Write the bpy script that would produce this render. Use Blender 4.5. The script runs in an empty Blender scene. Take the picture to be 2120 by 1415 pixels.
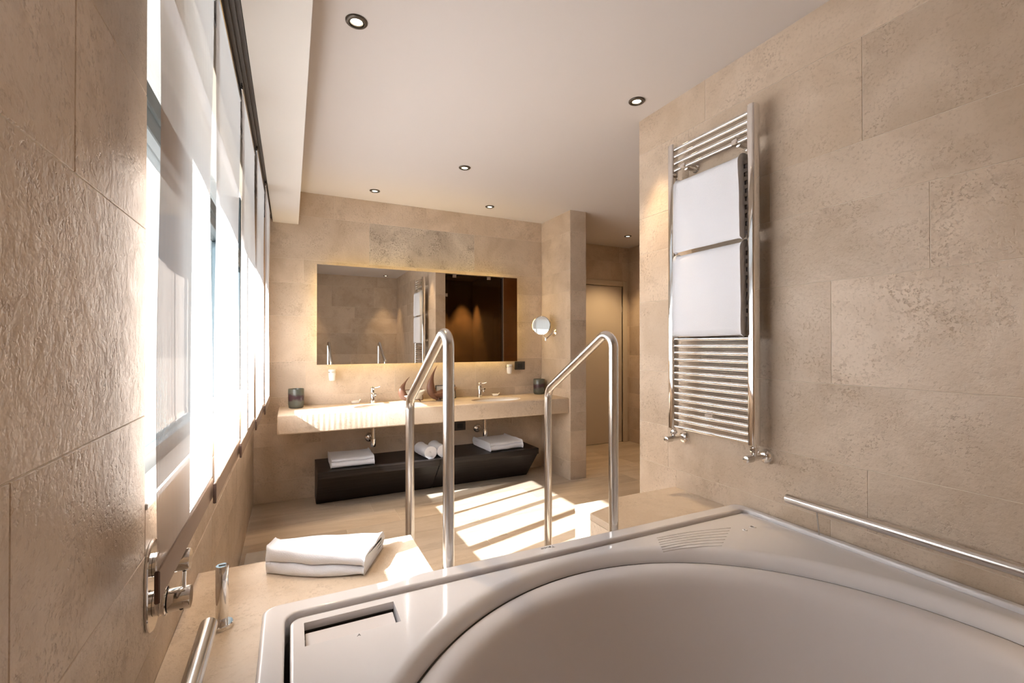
import bpy, bmesh, math, random
from mathutils import Vector, Matrix, noise

random.seed(7)
sc = bpy.context.scene
col = sc.collection
PI = math.pi

# ------------------------------------------------------------------ camera
cam_d = bpy.data.cameras.new('camera')
cam_d.sensor_fit = 'HORIZONTAL'
cam_d.sensor_width = 36.0
cam_d.lens = 945.0 / 2120.0 * 36.0
cam_d.clip_start = 0.02
cam_d.clip_end = 200
cam = bpy.data.objects.new('camera', cam_d)
col.objects.link(cam)
cam.location = (0, 0, 1.35)
cam.rotation_euler = (math.radians(90.35), 0, math.radians(-25.86))
sc.camera = cam

# ------------------------------------------------------------------ world, sun, exposure
w = bpy.data.worlds.new('sky')
sc.world = w
w.use_nodes = True
bg = w.node_tree.nodes['Background']
bg.inputs[0].default_value = (0.72, 0.86, 1.0, 1)
bg.inputs[1].default_value = 2.1

SUN_DIR = Vector((0.9636, 0.267, -0.73)).normalized()
sd = bpy.data.lights.new('sun', 'SUN')
sd.energy = 92.0
sd.angle = math.radians(0.55)
sd.color = (0.98, 0.965, 1.0)
so = bpy.data.objects.new('sun', sd)
col.objects.link(so)
so.rotation_euler = SUN_DIR.to_track_quat('-Z', 'Y').to_euler()
so.location = (-8, 0, 8)

# window portal: helps daylight sampling only
pd = bpy.data.lights.new('window_portal', 'AREA')
pd.shape = 'RECTANGLE'
pd.size = 2.75
pd.size_y = 1.40
pd.cycles.is_portal = True
po = bpy.data.objects.new('window_portal', pd)
col.objects.link(po)
po.location = (-0.43, 2.56, 1.75)
po.rotation_euler = (math.radians(90), 0, math.radians(-90))

vs = sc.view_settings
vs.view_transform = 'Standard'
vs.look = 'None'
vs.exposure = 0.26
vs.gamma = 1.0
vs.use_curve_mapping = False
try:
    sc.cycles.use_denoising = True
    sc.cycles.denoiser = 'OPENIMAGEDENOISE'
    sc.cycles.max_bounces = 8
    sc.cycles.diffuse_bounces = 4
    sc.cycles.glossy_bounces = 5
    sc.cycles.transmission_bounces = 8
    sc.cycles.transparent_max_bounces = 10
    sc.cycles.use_adaptive_sampling = True
    sc.cycles.adaptive_threshold = 0.035
    sc.cycles.sample_clamp_indirect = 8.0
    sc.cycles.caustics_reflective = False
    sc.cycles.caustics_refractive = False
except Exception:
    pass


# ------------------------------------------------------------------ materials
def new_mat(name):
    m = bpy.data.materials.new(name)
    m.use_nodes = True
    nt = m.node_tree
    nt.nodes.clear()
    out = nt.nodes.new('ShaderNodeOutputMaterial')
    return m, nt, out


def nd(nt, t, **kw):
    n = nt.nodes.new(t)
    for k, v in kw.items():
        setattr(n, k, v)
    return n


def principled(name, color, rough=0.5, metal=0.0, spec=0.5, bump=None, sheen=0.0, coat=0.0):
    m, nt, out = new_mat(name)
    p = nd(nt, 'ShaderNodeBsdfPrincipled')
    p.inputs['Base Color'].default_value = (*color, 1)
    p.inputs['Roughness'].default_value = rough
    p.inputs['Metallic'].default_value = metal
    p.inputs['Specular IOR Level'].default_value = spec
    p.inputs['Coat Weight'].default_value = coat
    if sheen:
        p.inputs['Sheen Weight'].default_value = sheen
        p.inputs['Sheen Roughness'].default_value = 0.5
    if bump:
        scale, strength, dist = bump
        tc = nd(nt, 'ShaderNodeTexCoord')
        nz = nd(nt, 'ShaderNodeTexNoise')
        nz.inputs['Scale'].default_value = scale
        nz.inputs['Detail'].default_value = 4
        b = nd(nt, 'ShaderNodeBump')
        b.inputs['Strength'].default_value = strength
        b.inputs['Distance'].default_value = dist
        nt.links.new(tc.outputs['Object'], nz.inputs['Vector'])
        nt.links.new(nz.outputs['Fac'], b.inputs['Height'])
        nt.links.new(b.outputs['Normal'], p.inputs['Normal'])
    nt.links.new(p.outputs[0], out.inputs[0])
    return m


def travertine(name, c_light, c_mid, c_dark, rough=0.45, bump=0.35, stretch=(1, 1, 1), pits=0.5, var=0.12):
    """honed stone: cloudy warm beige, small darker pits, a different cut for each slab"""
    m, nt, out = new_mat(name)
    L = nt.links.new
    geo = nd(nt, 'ShaderNodeNewGeometry')
    oi = nd(nt, 'ShaderNodeObjectInfo')
    mp = nd(nt, 'ShaderNodeMapping')
    mp.inputs['Scale'].default_value = stretch
    L(geo.outputs['Position'], mp.inputs['Vector'])
    sc_ = nd(nt, 'ShaderNodeVectorMath', operation='SCALE')
    sc_.inputs[0].default_value = (31.0, 17.0, 23.0)
    L(oi.outputs['Random'], sc_.inputs['Scale'])
    wv = nd(nt, 'ShaderNodeVectorMath', operation='ADD')
    L(mp.outputs[0], wv.inputs[0])
    L(sc_.outputs[0], wv.inputs[1])

    def cloud(scale, detail, rough_, dist=0.0):
        n = nd(nt, 'ShaderNodeTexNoise')
        n.inputs['Scale'].default_value = scale
        n.inputs['Detail'].default_value = detail
        n.inputs['Roughness'].default_value = rough_
        n.inputs['Distortion'].default_value = dist
        L(wv.outputs[0], n.inputs['Vector'])
        return n
    n1 = cloud(2.6, 3, 0.6, 0.6)
    n2 = cloud(17.0, 4, 0.7, 0.3)
    n3 = cloud(85.0, 2, 0.65, 0.0)
    r1 = nd(nt, 'ShaderNodeValToRGB')
    r1.color_ramp.elements[0].position = 0.36
    r1.color_ramp.elements[0].color = (*c_mid, 1)
    r1.color_ramp.elements[1].position = 0.62
    r1.color_ramp.elements[1].color = (*c_light, 1)
    L(n1.outputs['Fac'], r1.inputs[0])
    # patches where the surface is pitted
    pat = nd(nt, 'ShaderNodeMapRange')
    pat.inputs['From Min'].default_value = 0.46
    pat.inputs['From Max'].default_value = 0.72
    n4 = cloud(4.2, 3, 0.6, 0.8)
    L(n4.outputs['Fac'], pat.inputs['Value'])
    spk = nd(nt, 'ShaderNodeMapRange')
    spk.inputs['From Min'].default_value = 0.50
    spk.inputs['From Max'].default_value = 0.66
    L(n2.outputs['Fac'], spk.inputs['Value'])
    spk2 = nd(nt, 'ShaderNodeMapRange')
    spk2.inputs['From Min'].default_value = 0.52
    spk2.inputs['From Max'].default_value = 0.68
    L(n3.outputs['Fac'], spk2.inputs['Value'])
    mul = nd(nt, 'ShaderNodeMath', operation='MULTIPLY')
    L(spk2.outputs[0], mul.inputs[0])
    addp = nd(nt, 'ShaderNodeMath', operation='ADD')
    addp.inputs[1].default_value = 0.25
    L(pat.outputs[0], addp.inputs[0])
    L(addp.outputs[0], mul.inputs[1])
    mul2 = nd(nt, 'ShaderNodeMath', operation='MULTIPLY')
    L(spk.outputs[0], mul2.inputs[0])
    L(pat.outputs[0], mul2.inputs[1])
    mx = nd(nt, 'ShaderNodeMath', operation='MAXIMUM')
    L(mul.outputs[0], mx.inputs[0])
    L(mul2.outputs[0], mx.inputs[1])
    sp = nd(nt, 'ShaderNodeMath', operation='MULTIPLY')
    sp.inputs[1].default_value = pits
    sp.use_clamp = True
    L(mx.outputs[0], sp.inputs[0])
    mix = nd(nt, 'ShaderNodeMix', data_type='RGBA')
    L(sp.outputs[0], mix.inputs[0])
    L(r1.outputs[0], mix.inputs[6])
    mix.inputs[7].default_value = (*c_dark, 1)
    # slab to slab value shift
    vr = nd(nt, 'ShaderNodeMapRange')
    vr.inputs['To Min'].default_value = 1.0 - var
    vr.inputs['To Max'].default_value = 1.0 + var * 0.6
    L(oi.outputs['Random'], vr.inputs['Value'])
    hs = nd(nt, 'ShaderNodeHueSaturation')
    L(vr.outputs[0], hs.inputs['Value'])
    L(mix.outputs[2], hs.inputs['Color'])
    p = nd(nt, 'ShaderNodeBsdfPrincipled')
    L(hs.outputs[0], p.inputs['Base Color'])
    rr = nd(nt, 'ShaderNodeMapRange')
    rr.inputs['To Min'].default_value = rough - 0.08
    rr.inputs['To Max'].default_value = rough + 0.18
    L(n2.outputs['Fac'], rr.inputs['Value'])
    L(rr.outputs[0], p.inputs['Roughness'])
    p.inputs['Specular IOR Level'].default_value = 0.5
    hsum = nd(nt, 'ShaderNodeMath', operation='SUBTRACT')
    n5 = cloud(38.0, 3, 0.65, 0.2)
    L(n5.outputs['Fac'], hsum.inputs[0])
    L(sp.outputs[0], hsum.inputs[1])
    b = nd(nt, 'ShaderNodeBump')
    b.inputs['Strength'].default_value = bump
    b.inputs['Distance'].default_value = 0.004
    L(hsum.outputs[0], b.inputs['Height'])
    L(b.outputs[0], p.inputs['Normal'])
    L(p.outputs[0], out.inputs[0])
    return m


def emission(name, color, strength):
    m, nt, out = new_mat(name)
    e = nd(nt, 'ShaderNodeEmission')
    e.inputs[0].default_value = (*color, 1)
    e.inputs[1].default_value = strength
    nt.links.new(e.outputs[0], out.inputs[0])
    return m


def thin_glass(name, tint, gloss=0.08, rough=0.0):
    m, nt, out = new_mat(name)
    L = nt.links.new
    t = nd(nt, 'ShaderNodeBsdfTransparent')
    t.inputs[0].default_value = (*tint, 1)
    g = nd(nt, 'ShaderNodeBsdfGlossy')
    g.inputs['Roughness'].default_value = rough
    lw = nd(nt, 'ShaderNodeLayerWeight')
    lw.inputs[0].default_value = 0.5
    pw = nd(nt, 'ShaderNodeMath', operation='POWER')
    pw.inputs[1].default_value = 5.0
    L(lw.outputs['Facing'], pw.inputs[0])
    mul = nd(nt, 'ShaderNodeMath', operation='MULTIPLY_ADD')
    mul.inputs[1].default_value = 0.9
    mul.inputs[2].default_value = gloss
    mul.use_clamp = True
    L(pw.outputs[0], mul.inputs[0])
    mx = nd(nt, 'ShaderNodeMixShader')
    L(mul.outputs[0], mx.inputs[0])
    L(t.outputs[0], mx.inputs[1])
    L(g.outputs[0], mx.inputs[2])
    L(mx.outputs[0], out.inputs[0])
    return m


def curtain_mat():
    """open weave voile with fine vertical threads"""
    m, nt, out = new_mat('voile')
    L = nt.links.new
    tc = nd(nt, 'ShaderNodeTexCoord')
    sx = nd(nt, 'ShaderNodeSeparateXYZ')
    L(tc.outputs['Object'], sx.inputs[0])
    f = nd(nt, 'ShaderNodeMath', operation='MULTIPLY')
    f.inputs[1].default_value = 2 * PI / 0.011
    L(sx.outputs['Y'], f.inputs[0])
    s = nd(nt, 'ShaderNodeMath', operation='SINE')
    L(f.outputs[0], s.inputs[0])
    mr = nd(nt, 'ShaderNodeMapRange')
    mr.inputs['From Min'].default_value = -1
    mr.inputs['To Min'].default_value = 0.74
    mr.inputs['To Max'].default_value = 0.94
    L(s.outputs[0], mr.inputs[0])
    tr = nd(nt, 'ShaderNodeBsdfTransparent')
    tl = nd(nt, 'ShaderNodeBsdfTranslucent')
    tl.inputs[0].default_value = (0.86, 0.82, 0.80, 1)
    df = nd(nt, 'ShaderNodeBsdfDiffuse')
    df.inputs[0].default_value = (0.50, 0.42, 0.365, 1)
    m1 = nd(nt, 'ShaderNodeMixShader')
    m1.inputs[0].default_value = 0.62
    L(tl.outputs[0], m1.inputs[1])
    L(df.outputs[0], m1.inputs[2])
    m2 = nd(nt, 'ShaderNodeMixShader')
    L(mr.outputs[0], m2.inputs[0])
    L(tr.outputs[0], m2.inputs[1])
    L(m1.outputs[0], m2.inputs[2])
    L(m2.outputs[0], out.inputs[0])
    return m


def towel_mat():
    m, nt, out = new_mat('terry')
    L = nt.links.new
    tc = nd(nt, 'ShaderNodeTexCoord')
    n = nd(nt, 'ShaderNodeTexNoise')
    n.inputs['Scale'].default_value = 420
    n.inputs['Detail'].default_value = 2
    L(tc.outputs['Object'], n.inputs[0])
    b = nd(nt, 'ShaderNodeBump')
    b.inputs['Strength'].default_value = 0.6
    b.inputs['Distance'].default_value = 0.002
    L(n.outputs['Fac'], b.inputs['Height'])
    p = nd(nt, 'ShaderNodeBsdfPrincipled')
    p.inputs['Base Color'].default_value = (0.84, 0.86, 0.92, 1)
    p.inputs['Roughness'].default_value = 0.95
    p.inputs['Specular IOR Level'].default_value = 0.1
    p.inputs['Sheen Weight'].default_value = 0.3
    L(b.outputs[0], p.inputs['Normal'])
    L(p.outputs[0], out.inputs[0])
    return m


def wood_mat(name, c0, c1):
    m, nt, out = new_mat(name)
    L = nt.links.new
    tc = nd(nt, 'ShaderNodeTexCoord')
    mp = nd(nt, 'ShaderNodeMapping')
    mp.inputs['Scale'].default_value = (1.5, 60, 60)
    L(tc.outputs['Object'], mp.inputs[0])
    n = nd(nt, 'ShaderNodeTexNoise')
    n.inputs['Scale'].default_value = 1.6
    n.inputs['Detail'].default_value = 6
    L(mp.outputs[0], n.inputs[0])
    r = nd(nt, 'ShaderNodeValToRGB')
    r.color_ramp.elements[0].position = 0.35
    r.color_ramp.elements[0].color = (*c0, 1)
    r.color_ramp.elements[1].position = 0.65
    r.color_ramp.elements[1].color = (*c1, 1)
    L(n.outputs['Fac'], r.inputs[0])
    p = nd(nt, 'ShaderNodeBsdfPrincipled')
    p.inputs['Roughness'].default_value = 0.42
    p.inputs['Specular IOR Level'].default_value = 0.35
    L(r.outputs[0], p.inputs['Base Color'])
    b = nd(nt, 'ShaderNodeBump')
    b.inputs['Strength'].default_value = 0.15
    b.inputs['Distance'].default_value = 0.001
    L(n.outputs['Fac'], b.inputs['Height'])
    L(b.outputs[0], p.inputs['Normal'])
    L(p.outputs[0], out.inputs[0])
    return m


def cup_mat():
    """glazed stoneware: grey-green with a plum patch round the middle"""
    m, nt, out = new_mat('stoneware')
    L = nt.links.new
    tc = nd(nt, 'ShaderNodeTexCoord')
    n = nd(nt, 'ShaderNodeTexNoise')
    n.inputs['Scale'].default_value = 14
    n.inputs['Detail'].default_value = 3
    L(tc.outputs['Object'], n.inputs[0])
    sx = nd(nt, 'ShaderNodeSeparateXYZ')
    L(tc.outputs['Object'], sx.inputs[0])
    d = nd(nt, 'ShaderNodeMath', operation='SUBTRACT')
    d.inputs[1].default_value = 0.088
    L(sx.outputs['Z'], d.inputs[0])
    a = nd(nt, 'ShaderNodeMath', operation='ABSOLUTE')
    L(d.outputs[0], a.inputs[0])
    nm = nd(nt, 'ShaderNodeMath', operation='MULTIPLY')
    nm.inputs[1].default_value = 0.075
    L(n.outputs['Fac'], nm.inputs[0])
    s = nd(nt, 'ShaderNodeMath', operation='SUBTRACT')
    L(nm.outputs[0], s.inputs[0])
    L(a.outputs[0], s.inputs[1])
    mr = nd(nt, 'ShaderNodeMapRange')
    mr.inputs['From Min'].default_value = 0.004
    mr.inputs['From Max'].default_value = 0.02
    L(s.outputs[0], mr.inputs[0])
    mix = nd(nt, 'ShaderNodeMix', data_type='RGBA')
    L(mr.outputs[0], mix.inputs[0])
    mix.inputs[6].default_value = (0.085, 0.09, 0.075, 1)
    mix.inputs[7].default_value = (0.05, 0.026, 0.034, 1)
    p = nd(nt, 'ShaderNodeBsdfPrincipled')
    p.inputs['Roughness'].default_value = 0.22
    L(mix.outputs[2], p.inputs['Base Color'])
    L(p.outputs[0], out.inputs[0])
    return m


def photo_mat():
    """small black and white print with a pale mount"""
    m, nt, out = new_mat('print')
    L = nt.links.new
    tc = nd(nt, 'ShaderNodeTexCoord')
    n = nd(nt, 'ShaderNodeTexVoronoi')
    n.inputs['Scale'].default_value = 26
    L(tc.outputs['Object'], n.inputs[0])
    r = nd(nt, 'ShaderNodeValToRGB')
    r.color_ramp.interpolation = 'CONSTANT'
    r.color_ramp.elements[0].color = (0.02, 0.02, 0.02, 1)
    r.color_ramp.elements[1].position = 0.55
    r.color_ramp.elements[1].color = (0.55, 0.53, 0.5, 1)
    e = r.color_ramp.elements.new(0.3)
    e.color = (0.12, 0.12, 0.11, 1)
    L(n.outputs['Color'], r.inputs[0])
    p = nd(nt, 'ShaderNodeBsdfPrincipled')
    p.inputs['Roughness'].default_value = 0.3
    L(r.outputs[0], p.inputs['Base Color'])
    L(p.outputs[0], out.inputs[0])
    return m


M = {}
M['stone'] = travertine('wall_stone', (0.68, 0.555, 0.435), (0.56, 0.44, 0.325), (0.32, 0.225, 0.15), 0.36, 0.6, (1, 1, 1), 0.52, 0.10)
M['floor_stone'] = travertine('floor_stone', (0.64, 0.525, 0.405), (0.52, 0.41, 0.30), (0.36, 0.27, 0.185), 0.34, 0.15, (0.45, 2.2, 1), 0.45, 0.14)
M['slab_stone'] = travertine('slab_stone', (0.70, 0.585, 0.465), (0.61, 0.49, 0.37), (0.38, 0.28, 0.19), 0.36, 0.35, (1, 1, 1), 0.55, 0.03)
M['stone_marked'] = travertine('marked_stone', (0.63, 0.545, 0.45), (0.45, 0.375, 0.30), (0.22, 0.17, 0.13), 0.40, 0.8, (1, 1, 1), 0.95, 0.02)
M['grout'] = principled('grout', (0.74, 0.66, 0.56), 0.9)
M['dark_stone'] = travertine('shower_stone', (0.16, 0.115, 0.075), (0.11, 0.08, 0.05), (0.06, 0.045, 0.03), 0.4, 0.25, (1, 1, 1), 0.4, 0.2)
M['paint'] = principled('ceiling_paint', (0.68, 0.635, 0.615), 0.85, bump=(60, 0.03, 0.001))
M['paint_light'] = principled('soffit_paint', (0.74, 0.70, 0.66), 0.8)
M['acrylic'] = principled('acrylic', (0.74, 0.72, 0.73), 0.13, spec=0.5, coat=0.25)
M['acrylic_matt'] = principled('acrylic_basin', (0.70, 0.665, 0.665), 0.32, spec=0.4)
M['black_gap'] = principled('rubber_seal_slot_shade', (0.02, 0.018, 0.016), 0.6)
M['chrome'] = principled('chrome', (0.80, 0.79, 0.78), 0.06, 1.0)
M['steel'] = principled('satin_steel', (0.66, 0.64, 0.615), 0.22, 1.0)
M['wood'] = wood_mat('wenge', (0.007, 0.005, 0.0045), (0.024, 0.018, 0.016))
M['towel'] = towel_mat()
M['black'] = principled('black_plastic', (0.02, 0.02, 0.02), 0.35)
M['black2'] = principled('anthracite', (0.055, 0.05, 0.045), 0.4)
M['cup'] = cup_mat()
M['pane'] = thin_glass('window_glass', (0.96, 0.985, 0.98), 0.05)
M['shower_glass'] = thin_glass('smoked_glass', (0.74, 0.60, 0.43), 0.04)
M['clear_glass'] = principled('frosted_plate', (0.66, 0.63, 0.58), 0.15)
M['frost'] = principled('frosted_glass', (0.86, 0.83, 0.79), 0.35)
M['voile'] = curtain_mat()
M['hem'] = principled('hem_tape', (0.42, 0.32, 0.25), 0.8)
M['hem_end'] = principled('hem_end_cap', (0.10, 0.055, 0.04), 0.5)
M['bronze'] = principled('bronze_track', (0.075, 0.06, 0.05), 0.35, 0.5)
M['lamp_bronze'] = principled('lamp_ring_metal', (0.10, 0.085, 0.07), 0.35, 0.7)
M['frame'] = principled('window_frame_grey', (0.055, 0.075, 0.085), 0.4)
M['white_sill'] = principled('sill_white', (0.8, 0.8, 0.8), 0.5)
M['mirror'] = principled('mirror_silver', (0.80, 0.77, 0.72), 0.0, 1.0)
M['mirror_case'] = principled('mirror_case', (0.30, 0.26, 0.2), 0.5)
M['led'] = emission('led_warm', (1.0, 0.72, 0.28), 7.0)
M['lens'] = emission('lamp_lens', (1.0, 0.88, 0.66), 9.0)
M['door'] = principled('door_paint', (0.60, 0.52, 0.43), 0.45)
M['casing'] = principled('casing_paint', (0.62, 0.53, 0.42), 0.45)
M['horn'] = principled('horn_wood', (0.16, 0.075, 0.045), 0.4, bump=(30, 0.2, 0.002))
M['dish'] = principled('dish_inside', (0.62, 0.60, 0.56), 0.25)
M['ceramic'] = principled('ceramic_white', (0.82, 0.79, 0.76), 0.12)
M['soap'] = principled('soap_wrap', (0.86, 0.82, 0.77), 0.5, bump=(40, 0.4, 0.003))
M['print'] = photo_mat()
M['mount'] = principled('print_mount', (0.66, 0.63, 0.58), 0.7)
M['ink'] = principled('grey_print', (0.10, 0.10, 0.11), 0.5)
M['terrace'] = principled('terrace_concrete', (0.16, 0.155, 0.15), 0.9, bump=(8, 0.2, 0.01))
M['render_white'] = principled('white_render', (0.78, 0.78, 0.77), 0.9)


# ------------------------------------------------------------------ mesh helpers
class G:
    """collects shapes; build() links them as one mesh object"""

    def __init__(s):
        s.v = []
        s.f = []

    def add(s, vs, fs):
        o = len(s.v)
        s.v += [tuple(p) for p in vs]
        s.f += [tuple(i + o for i in q) for q in fs]
        return s

    def box(s, x0, x1, y0, y1, z0, z1):
        vs = [(x0, y0, z0), (x1, y0, z0), (x1, y1, z0), (x0, y1, z0), (x0, y0, z1), (x1, y0, z1), (x1, y1, z1), (x0, y1, z1)]
        return s.add(vs, [(0, 3, 2, 1), (4, 5, 6, 7), (0, 1, 5, 4), (1, 2, 6, 5), (2, 3, 7, 6), (3, 0, 4, 7)])

    def bbox(s, x0, x1, y0, y1, z0, z1, b=0.004, seg=2):
        bm = bmesh.new()
        g = G().box(x0, x1, y0, y1, z0, z1)
        vs = [bm.verts.new(p) for p in g.v]
        for q in g.f:
            bm.faces.new([vs[i] for i in q])
        bmesh.ops.bevel(bm, geom=list(bm.edges), offset=b, segments=seg, affect='EDGES', profile=0.5)
        bm.verts.ensure_lookup_table()
        bm.verts.index_update()
        s.add([v.co[:] for v in bm.verts], [[v.index for v in f.verts] for f in bm.faces])
        bm.free()
        return s

    def lathe(s, prof, c=(0, 0, 0), n=32, axis='Z', caps=True):
        o = Vector(c)
        vs, fs = [], []
        for r, h in prof:
            for k in range(n):
                a = 2 * PI * k / n
                p = (r * math.cos(a), r * math.sin(a), h)
                if axis == 'X':
                    p = (p[2], p[0], p[1])
                elif axis == 'Y':
                    p = (p[1], p[2], p[0])
                vs.append(o + Vector(p))
        for i in range(len(prof) - 1):
            for k in range(n):
                fs.append((i * n + k, i * n + (k + 1) % n, (i + 1) * n + (k + 1) % n, (i + 1) * n + k))
        if caps:
            fs.append(tuple(range(n))[::-1])
            fs.append(tuple((len(prof) - 1) * n + k for k in range(n)))
        return s.add(vs, fs)

    def tube(s, pts, r, n=14, caps=True, flat=1.0):
        pts = [Vector(p) for p in pts]
        rs = r if isinstance(r, (list, tuple)) else [r] * len(pts)
        T = []
        for i in range(len(pts)):
            a = pts[max(i - 1, 0)]
            b = pts[min(i + 1, len(pts) - 1)]
            T.append((b - a).normalized())
        up = Vector((0, 0, 1)) if abs(T[0].z) < 0.9 else Vector((1, 0, 0))
        u = T[0].cross(up).normalized()
        vs, fs = [], []
        for i, p in enumerate(pts):
            u = (u - T[i] * u.dot(T[i])).normalized()
            v = T[i].cross(u)
            for k in range(n):
                a = 2 * PI * k / n
                vs.append(p + (u * math.cos(a) + v * math.sin(a) * flat) * rs[i])
        for i in range(len(pts) - 1):
            for k in range(n):
                fs.append((i * n + k, i * n + (k + 1) % n, (i + 1) * n + (k + 1) % n, (i + 1) * n + k))
        if caps:
            fs.append(tuple(range(n))[::-1])
            fs.append(tuple((len(pts) - 1) * n + k for k in range(n)))
        return s.add(vs, fs)

    def prism(s, poly, z0, z1):
        n = len(poly)
        vs = [(x, y, z0) for x, y in poly] + [(x, y, z1) for x, y in poly]
        fs = [tuple(range(n))[::-1], tuple(range(n, 2 * n))]
        fs += [(i, (i + 1) % n, n + (i + 1) % n, n + i) for i in range(n)]
        return s.add(vs, fs)

    def xf(s, m):
        s.v = [tuple(m @ Vector(p)) for p in s.v]
        return s

    def mesh(s, name, mat, smooth=None):
        me = bpy.data.meshes.new(name)
        me.from_pydata(s.v, [], s.f)
        me.update()
        bm = bmesh.new()
        bm.from_mesh(me)
        bmesh.ops.recalc_face_normals(bm, faces=bm.faces)
        bm.to_mesh(me)
        bm.free()
        if smooth:
            me.shade_smooth()
            me.set_sharp_from_angle(angle=math.radians(smooth))
        if mat:
            me.materials.append(M[mat] if isinstance(mat, str) else mat)
        return me

    def build(s, name, mat, parent=None, smooth=None, at=None):
        """at: world position of the object's origin (the shapes are given in world space)"""
        if at is not None:
            o0 = Vector(at)
            s.v = [tuple(Vector(p) - o0) for p in s.v]
        o = bpy.data.objects.new(name, s.mesh(name, mat, smooth))
        col.objects.link(o)
        if at is not None:
            o.location = at
        if parent:
            o.parent = parent
            o.matrix_parent_inverse = Matrix.Translation(-parent.location)
            if any(parent.rotation_euler):
                o.matrix_parent_inverse = Matrix.Identity(4)
        return o


def tag(o, label=None, cat=None, group=None, kind=None):
    if label:
        o['label'] = label
    if cat:
        o['category'] = cat
    if group:
        o['group'] = group
    if kind:
        o['kind'] = kind
    return o


def thing(name, loc, label, cat, group=None):
    o = bpy.data.objects.new(name, None)
    o.empty_display_size = 0.05
    col.objects.link(o)
    o.location = loc
    return tag(o, label, cat, group)


def fillet(pts, rad, seg=8):
    pts = [Vector(p) for p in pts]
    rads = rad if isinstance(rad, (list, tuple)) else [rad] * len(pts)
    out = [pts[0]]
    for i in range(1, len(pts) - 1):
        a, b, c = pts[i - 1], pts[i], pts[i + 1]
        d1, d2 = (a - b).normalized(), (c - b).normalized()
        ang = d1.angle(d2)
        t = rads[i] / math.tan(ang / 2)
        bis = (d1 + d2).normalized()
        ctr = b + bis * (rads[i] / math.sin(ang / 2))
        p1, p2 = b + d1 * t, b + d2 * t
        v1, v2 = p1 - ctr, p2 - ctr
        tot = v1.angle(v2)
        ax = v1.cross(v2).normalized()
        for k in range(seg + 1):
            out.append(ctr + Matrix.Rotation(tot * k / seg, 3, ax) @ v1)
    out.append(pts[-1])
    return out


def boolean_cut(o, cutters):
    """cut shapes out of a mesh and keep only the finished mesh"""
    for c in cutters:
        md = o.modifiers.new('cut', 'BOOLEAN')
        md.object = c
        md.operation = 'DIFFERENCE'
        md.solver = 'EXACT'
    dg = bpy.context.evaluated_depsgraph_get()
    me = bpy.data.meshes.new_from_object(o.evaluated_get(dg))
    o.modifiers.clear()
    old = o.data
    o.data = me
    me.name = old.name
    for c in cutters:
        bpy.data.objects.remove(c)


def lettering(name, text, size, mat, parent, mtx):
    cu = bpy.data.curves.new(name, 'FONT')
    cu.body = text
    cu.size = size
    cu.align_x = 'CENTER'
    cu.align_y = 'CENTER'
    cu.shear = 0.2
    cu.extrude = 0.0002
    t = bpy.data.objects.new(name, cu)
    col.objects.link(t)
    dg = bpy.context.evaluated_depsgraph_get()
    me = bpy.data.meshes.new_from_object(t.evaluated_get(dg))
    bpy.data.objects.remove(t)
    me.transform(mtx)
    me.materials.clear()
    me.materials.append(M[mat])
    o = bpy.data.objects.new(name, me)
    col.objects.link(o)
    o.parent = parent
    o.matrix_parent_inverse = Matrix.Translation(-parent.location)
    return o


# ------------------------------------------------------------------ the room
XL, XR, YB, YR, ZC = -0.28, 1.882, 4.405, -0.56, 2.69
COURSES = [0.0, 0.18, 0.48, 0.67, 0.895, 1.197, 1.597, 1.885, 2.095, 2.48, 2.69]
GAP = 0.0009


def tile_mesh(wd, ht, th=0.010, bv=0.0012):
    a, b = wd / 2 - GAP, ht / 2 - GAP
    vs = [(-a, -b, -0.006), (a, -b, -0.006), (a, b, -0.006), (-a, b, -0.006),
          (-a, -b, -bv), (a, -b, -bv), (a, b, -bv), (-a, b, -bv),
          (-a + bv, -b + bv, 0), (a - bv, -b + bv, 0), (a - bv, b - bv, 0), (-a + bv, b - bv, 0)]
    fs = [(8, 9, 10, 11)]
    for lo in (0, 4):
        for k in range(4):
            j = (k + 1) % 4
            fs.append((lo + k, lo + j, lo + 4 + j, lo + 4 + k))
    return vs, fs


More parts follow.
